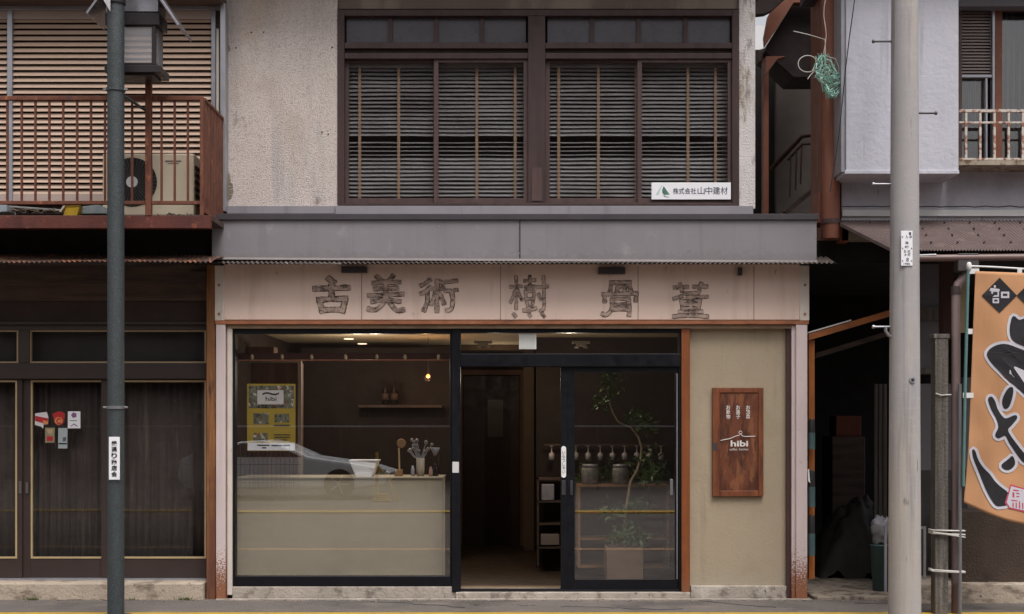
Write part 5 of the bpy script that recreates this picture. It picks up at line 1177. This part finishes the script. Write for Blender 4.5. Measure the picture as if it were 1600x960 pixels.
# weeds at the foot of the walls
def weed(px, py, n, lab):
    q = MB(); y = -.12
    for _ in range(n):
        x = X(px + rnd.gauss(0, 6), y); yy = y + rnd.uniform(-.03, .015); h_ = rnd.uniform(.012, .04); dx = rnd.uniform(-.03, .03)
        q.add([(x - .004, yy, 0), (x + .004, yy, 0), (x + dx, yy - .01, h_)], [(0, 1, 2)])
    return tag(q.build('weed_tuft', m_leaf2), lab, 'plant', 'weeds along the wall foot')
weed(50, 937, 40, 'small green weed tuft at the step left of the lamp pole')
weed(289, 937, 50, 'small green weed tuft at the step right of the lamp pole')
weed(212, 938, 14, 'tiny weed tuft in the crack close beside the lamp pole')

for x0, y0, n in ((-3.9, -.15, 9), (-1.2, -.2, 12), (1.6, -.16, 10), (2.9, -.3, 9), (.4, -.55, 14)):
    q = MB(); p = [x0, y0]; pts = []
    for k in range(n): pts.append((p[0], p[1], .0005)); p[0] += rnd.uniform(.03, .12); p[1] += rnd.uniform(-.08, .035)
    q.tube(pts, .004, 5); struct(q.build('pavement_crack', m_cable))
db = MB()
for _ in range(420):
    x = rnd.uniform(-5, 5.2); y = -.13 - abs(rnd.gauss(0, .07)); q = rnd.uniform(.003, .011)
    db.lathe(x, y, [(q * .4, 0), (q, q * .4), (q * .6, q * .9)], 6)
struct(db.build('gravel', M('pale_grit', '#8d8071', .9, .4, 30)), 'stuff')

# ------------------------------------------------------------------ across the street (seen in the glass)
ob = thing('facing_building', 'brown building across the street, made tall to mirror dark in the window glass', 'building', (0, -24, 0))
m_fw = M('brown_facing_wall', '#453933', .85, .15, .8)
MB().box(-8, 9, -34, -24, 0, 13).build('wall', m_fw, ob)  # height added to keep bright sky out of the upstairs panes
MB().box(-8, 9, -24.05, -24.001, 2.8, 3.1).build('band', m_flash, ob)
for k in range(4): MB().box(-7 + k * 4, -5 + k * 4, -24.04, -24.002, .6, 2.4).build('window', m_frost, ob)
for x0, x1, lab in ((-32, -8.05, 'low brown house across the street, left of the tall building'), (9.05, 32, 'low brown house across the street, right of the tall building')):
    o2 = thing('facing_house', lab, 'house', ((x0 + x1) / 2, -24.5, 0), 'low houses across the street')
    MB().box(x0, x1, -33, -24.5, 0, 5.6).build('wall', m_fw, o2)
    MB().box(x0, x1, -33.2, -24.2, 5.6, 5.9).build('roof', m_fdark, o2)
gr_ = thing('guard_rail', 'long pale guard rail along the far side of the street', 'guard rail', (0, -13, 0))
MB().box(-14, 14, -19.05, -19, 1.46, 1.5).build('rail', m_alu, gr_)
for k in range(15): MB().box(-14 + 2 * k - .02, -14 + 2 * k + .02, -19.0499, -19.0001, 0, 1.4599).build('post', m_darkwood, gr_)
mf = thing('mesh_fence', 'grey wire mesh fence panel across the street, mirrored in the shop glass', 'fence', (-5.5, -13.6, 0))
q = MB()
for k in range(34): q.box(-6.9 + k * .085 - .004, -6.9 + k * .085 + .004, -13.6, -13.594, .05, 1.15)
for z in (.05, .4, .75, 1.15): q.box(-6.9, -4.05, -13.593, -13.585, z - .006, z + .006)
q.build('mesh', m_steel, mf)
yp_ = thing('yellow_post', 'yellow post with a coil of yellow rope across the street, mirrored in the glass', 'post', (-2.6, -14.2, 0))
MB().cyl(-2.65, -14.2, 0, .98, .03, seg=12).build('post', m_yellow, yp_)
q = MB()
for k in range(4): q.tube([(-2.55 + (.18 - .02 * k) * math.cos(t), -14.1 + (.14 - .02 * k) * math.sin(t), .03 + .04 * k) for t in [j * math.tau / 16 for j in range(17)]], .02, 6)
q.tube([(-2.62, -14.17, .7), (-2.4, -14.0, .45), (-2.2, -13.95, .02)], .018, 6)
q.build('rope', m_yellow, yp_)
YCAR = -15.0
car = thing('parked_car', 'low silver sports car parked across the street, mirrored in the shop glass', 'car', (-4.6, YCAR, 0))
m_car = M('silver_car_paint', '#e8eaec', .25, .03, 3, spec=.6)
prof = [(-2.45, .55), (-2.55, .42), (-2.6, .3), (-3.1, .22), (-6.7, .22), (-6.85, .45), (-6.8, .8), (-6.5, .95), (-6.0, 1.02), (-5.5, 1.17), (-5.05, 1.2), (-4.7, 1.13), (-4.1, .86), (-3.4, .76), (-2.8, .66)]
MB().prism(prof, YCAR - 1.75, YCAR).build('body', m_car, car, .06)
MB().prism([(-6.0, .98), (-5.5, 1.12), (-5.05, 1.15), (-4.72, 1.08), (-4.25, .86), (-5.9, .86)], YCAR - 1.7, YCAR + .006).build('side_window', m_acdark, car)
for x in (-3.5, -6.0):
    wl = MB().tube([(x, YCAR - .2, .31), (x, YCAR + .012, .31)], .31, 28).build('wheel', m_acdark, car)
    sk = MB()
    for k in range(5): t = k * math.tau / 5; sk.tube([(x, YCAR + .016, .31), (x + .2 * math.cos(t), YCAR + .016, .31 + .2 * math.sin(t))], .02, 6)
    sk.build('spoke', m_alu, wl)
MB().prism([(-2.55, .6), (-2.9, .66), (-2.85, .58), (-2.58, .53)], YCAR - .1, YCAR + .004).build('headlight', m_pane, car)
print('built', len(bpy.data.objects))
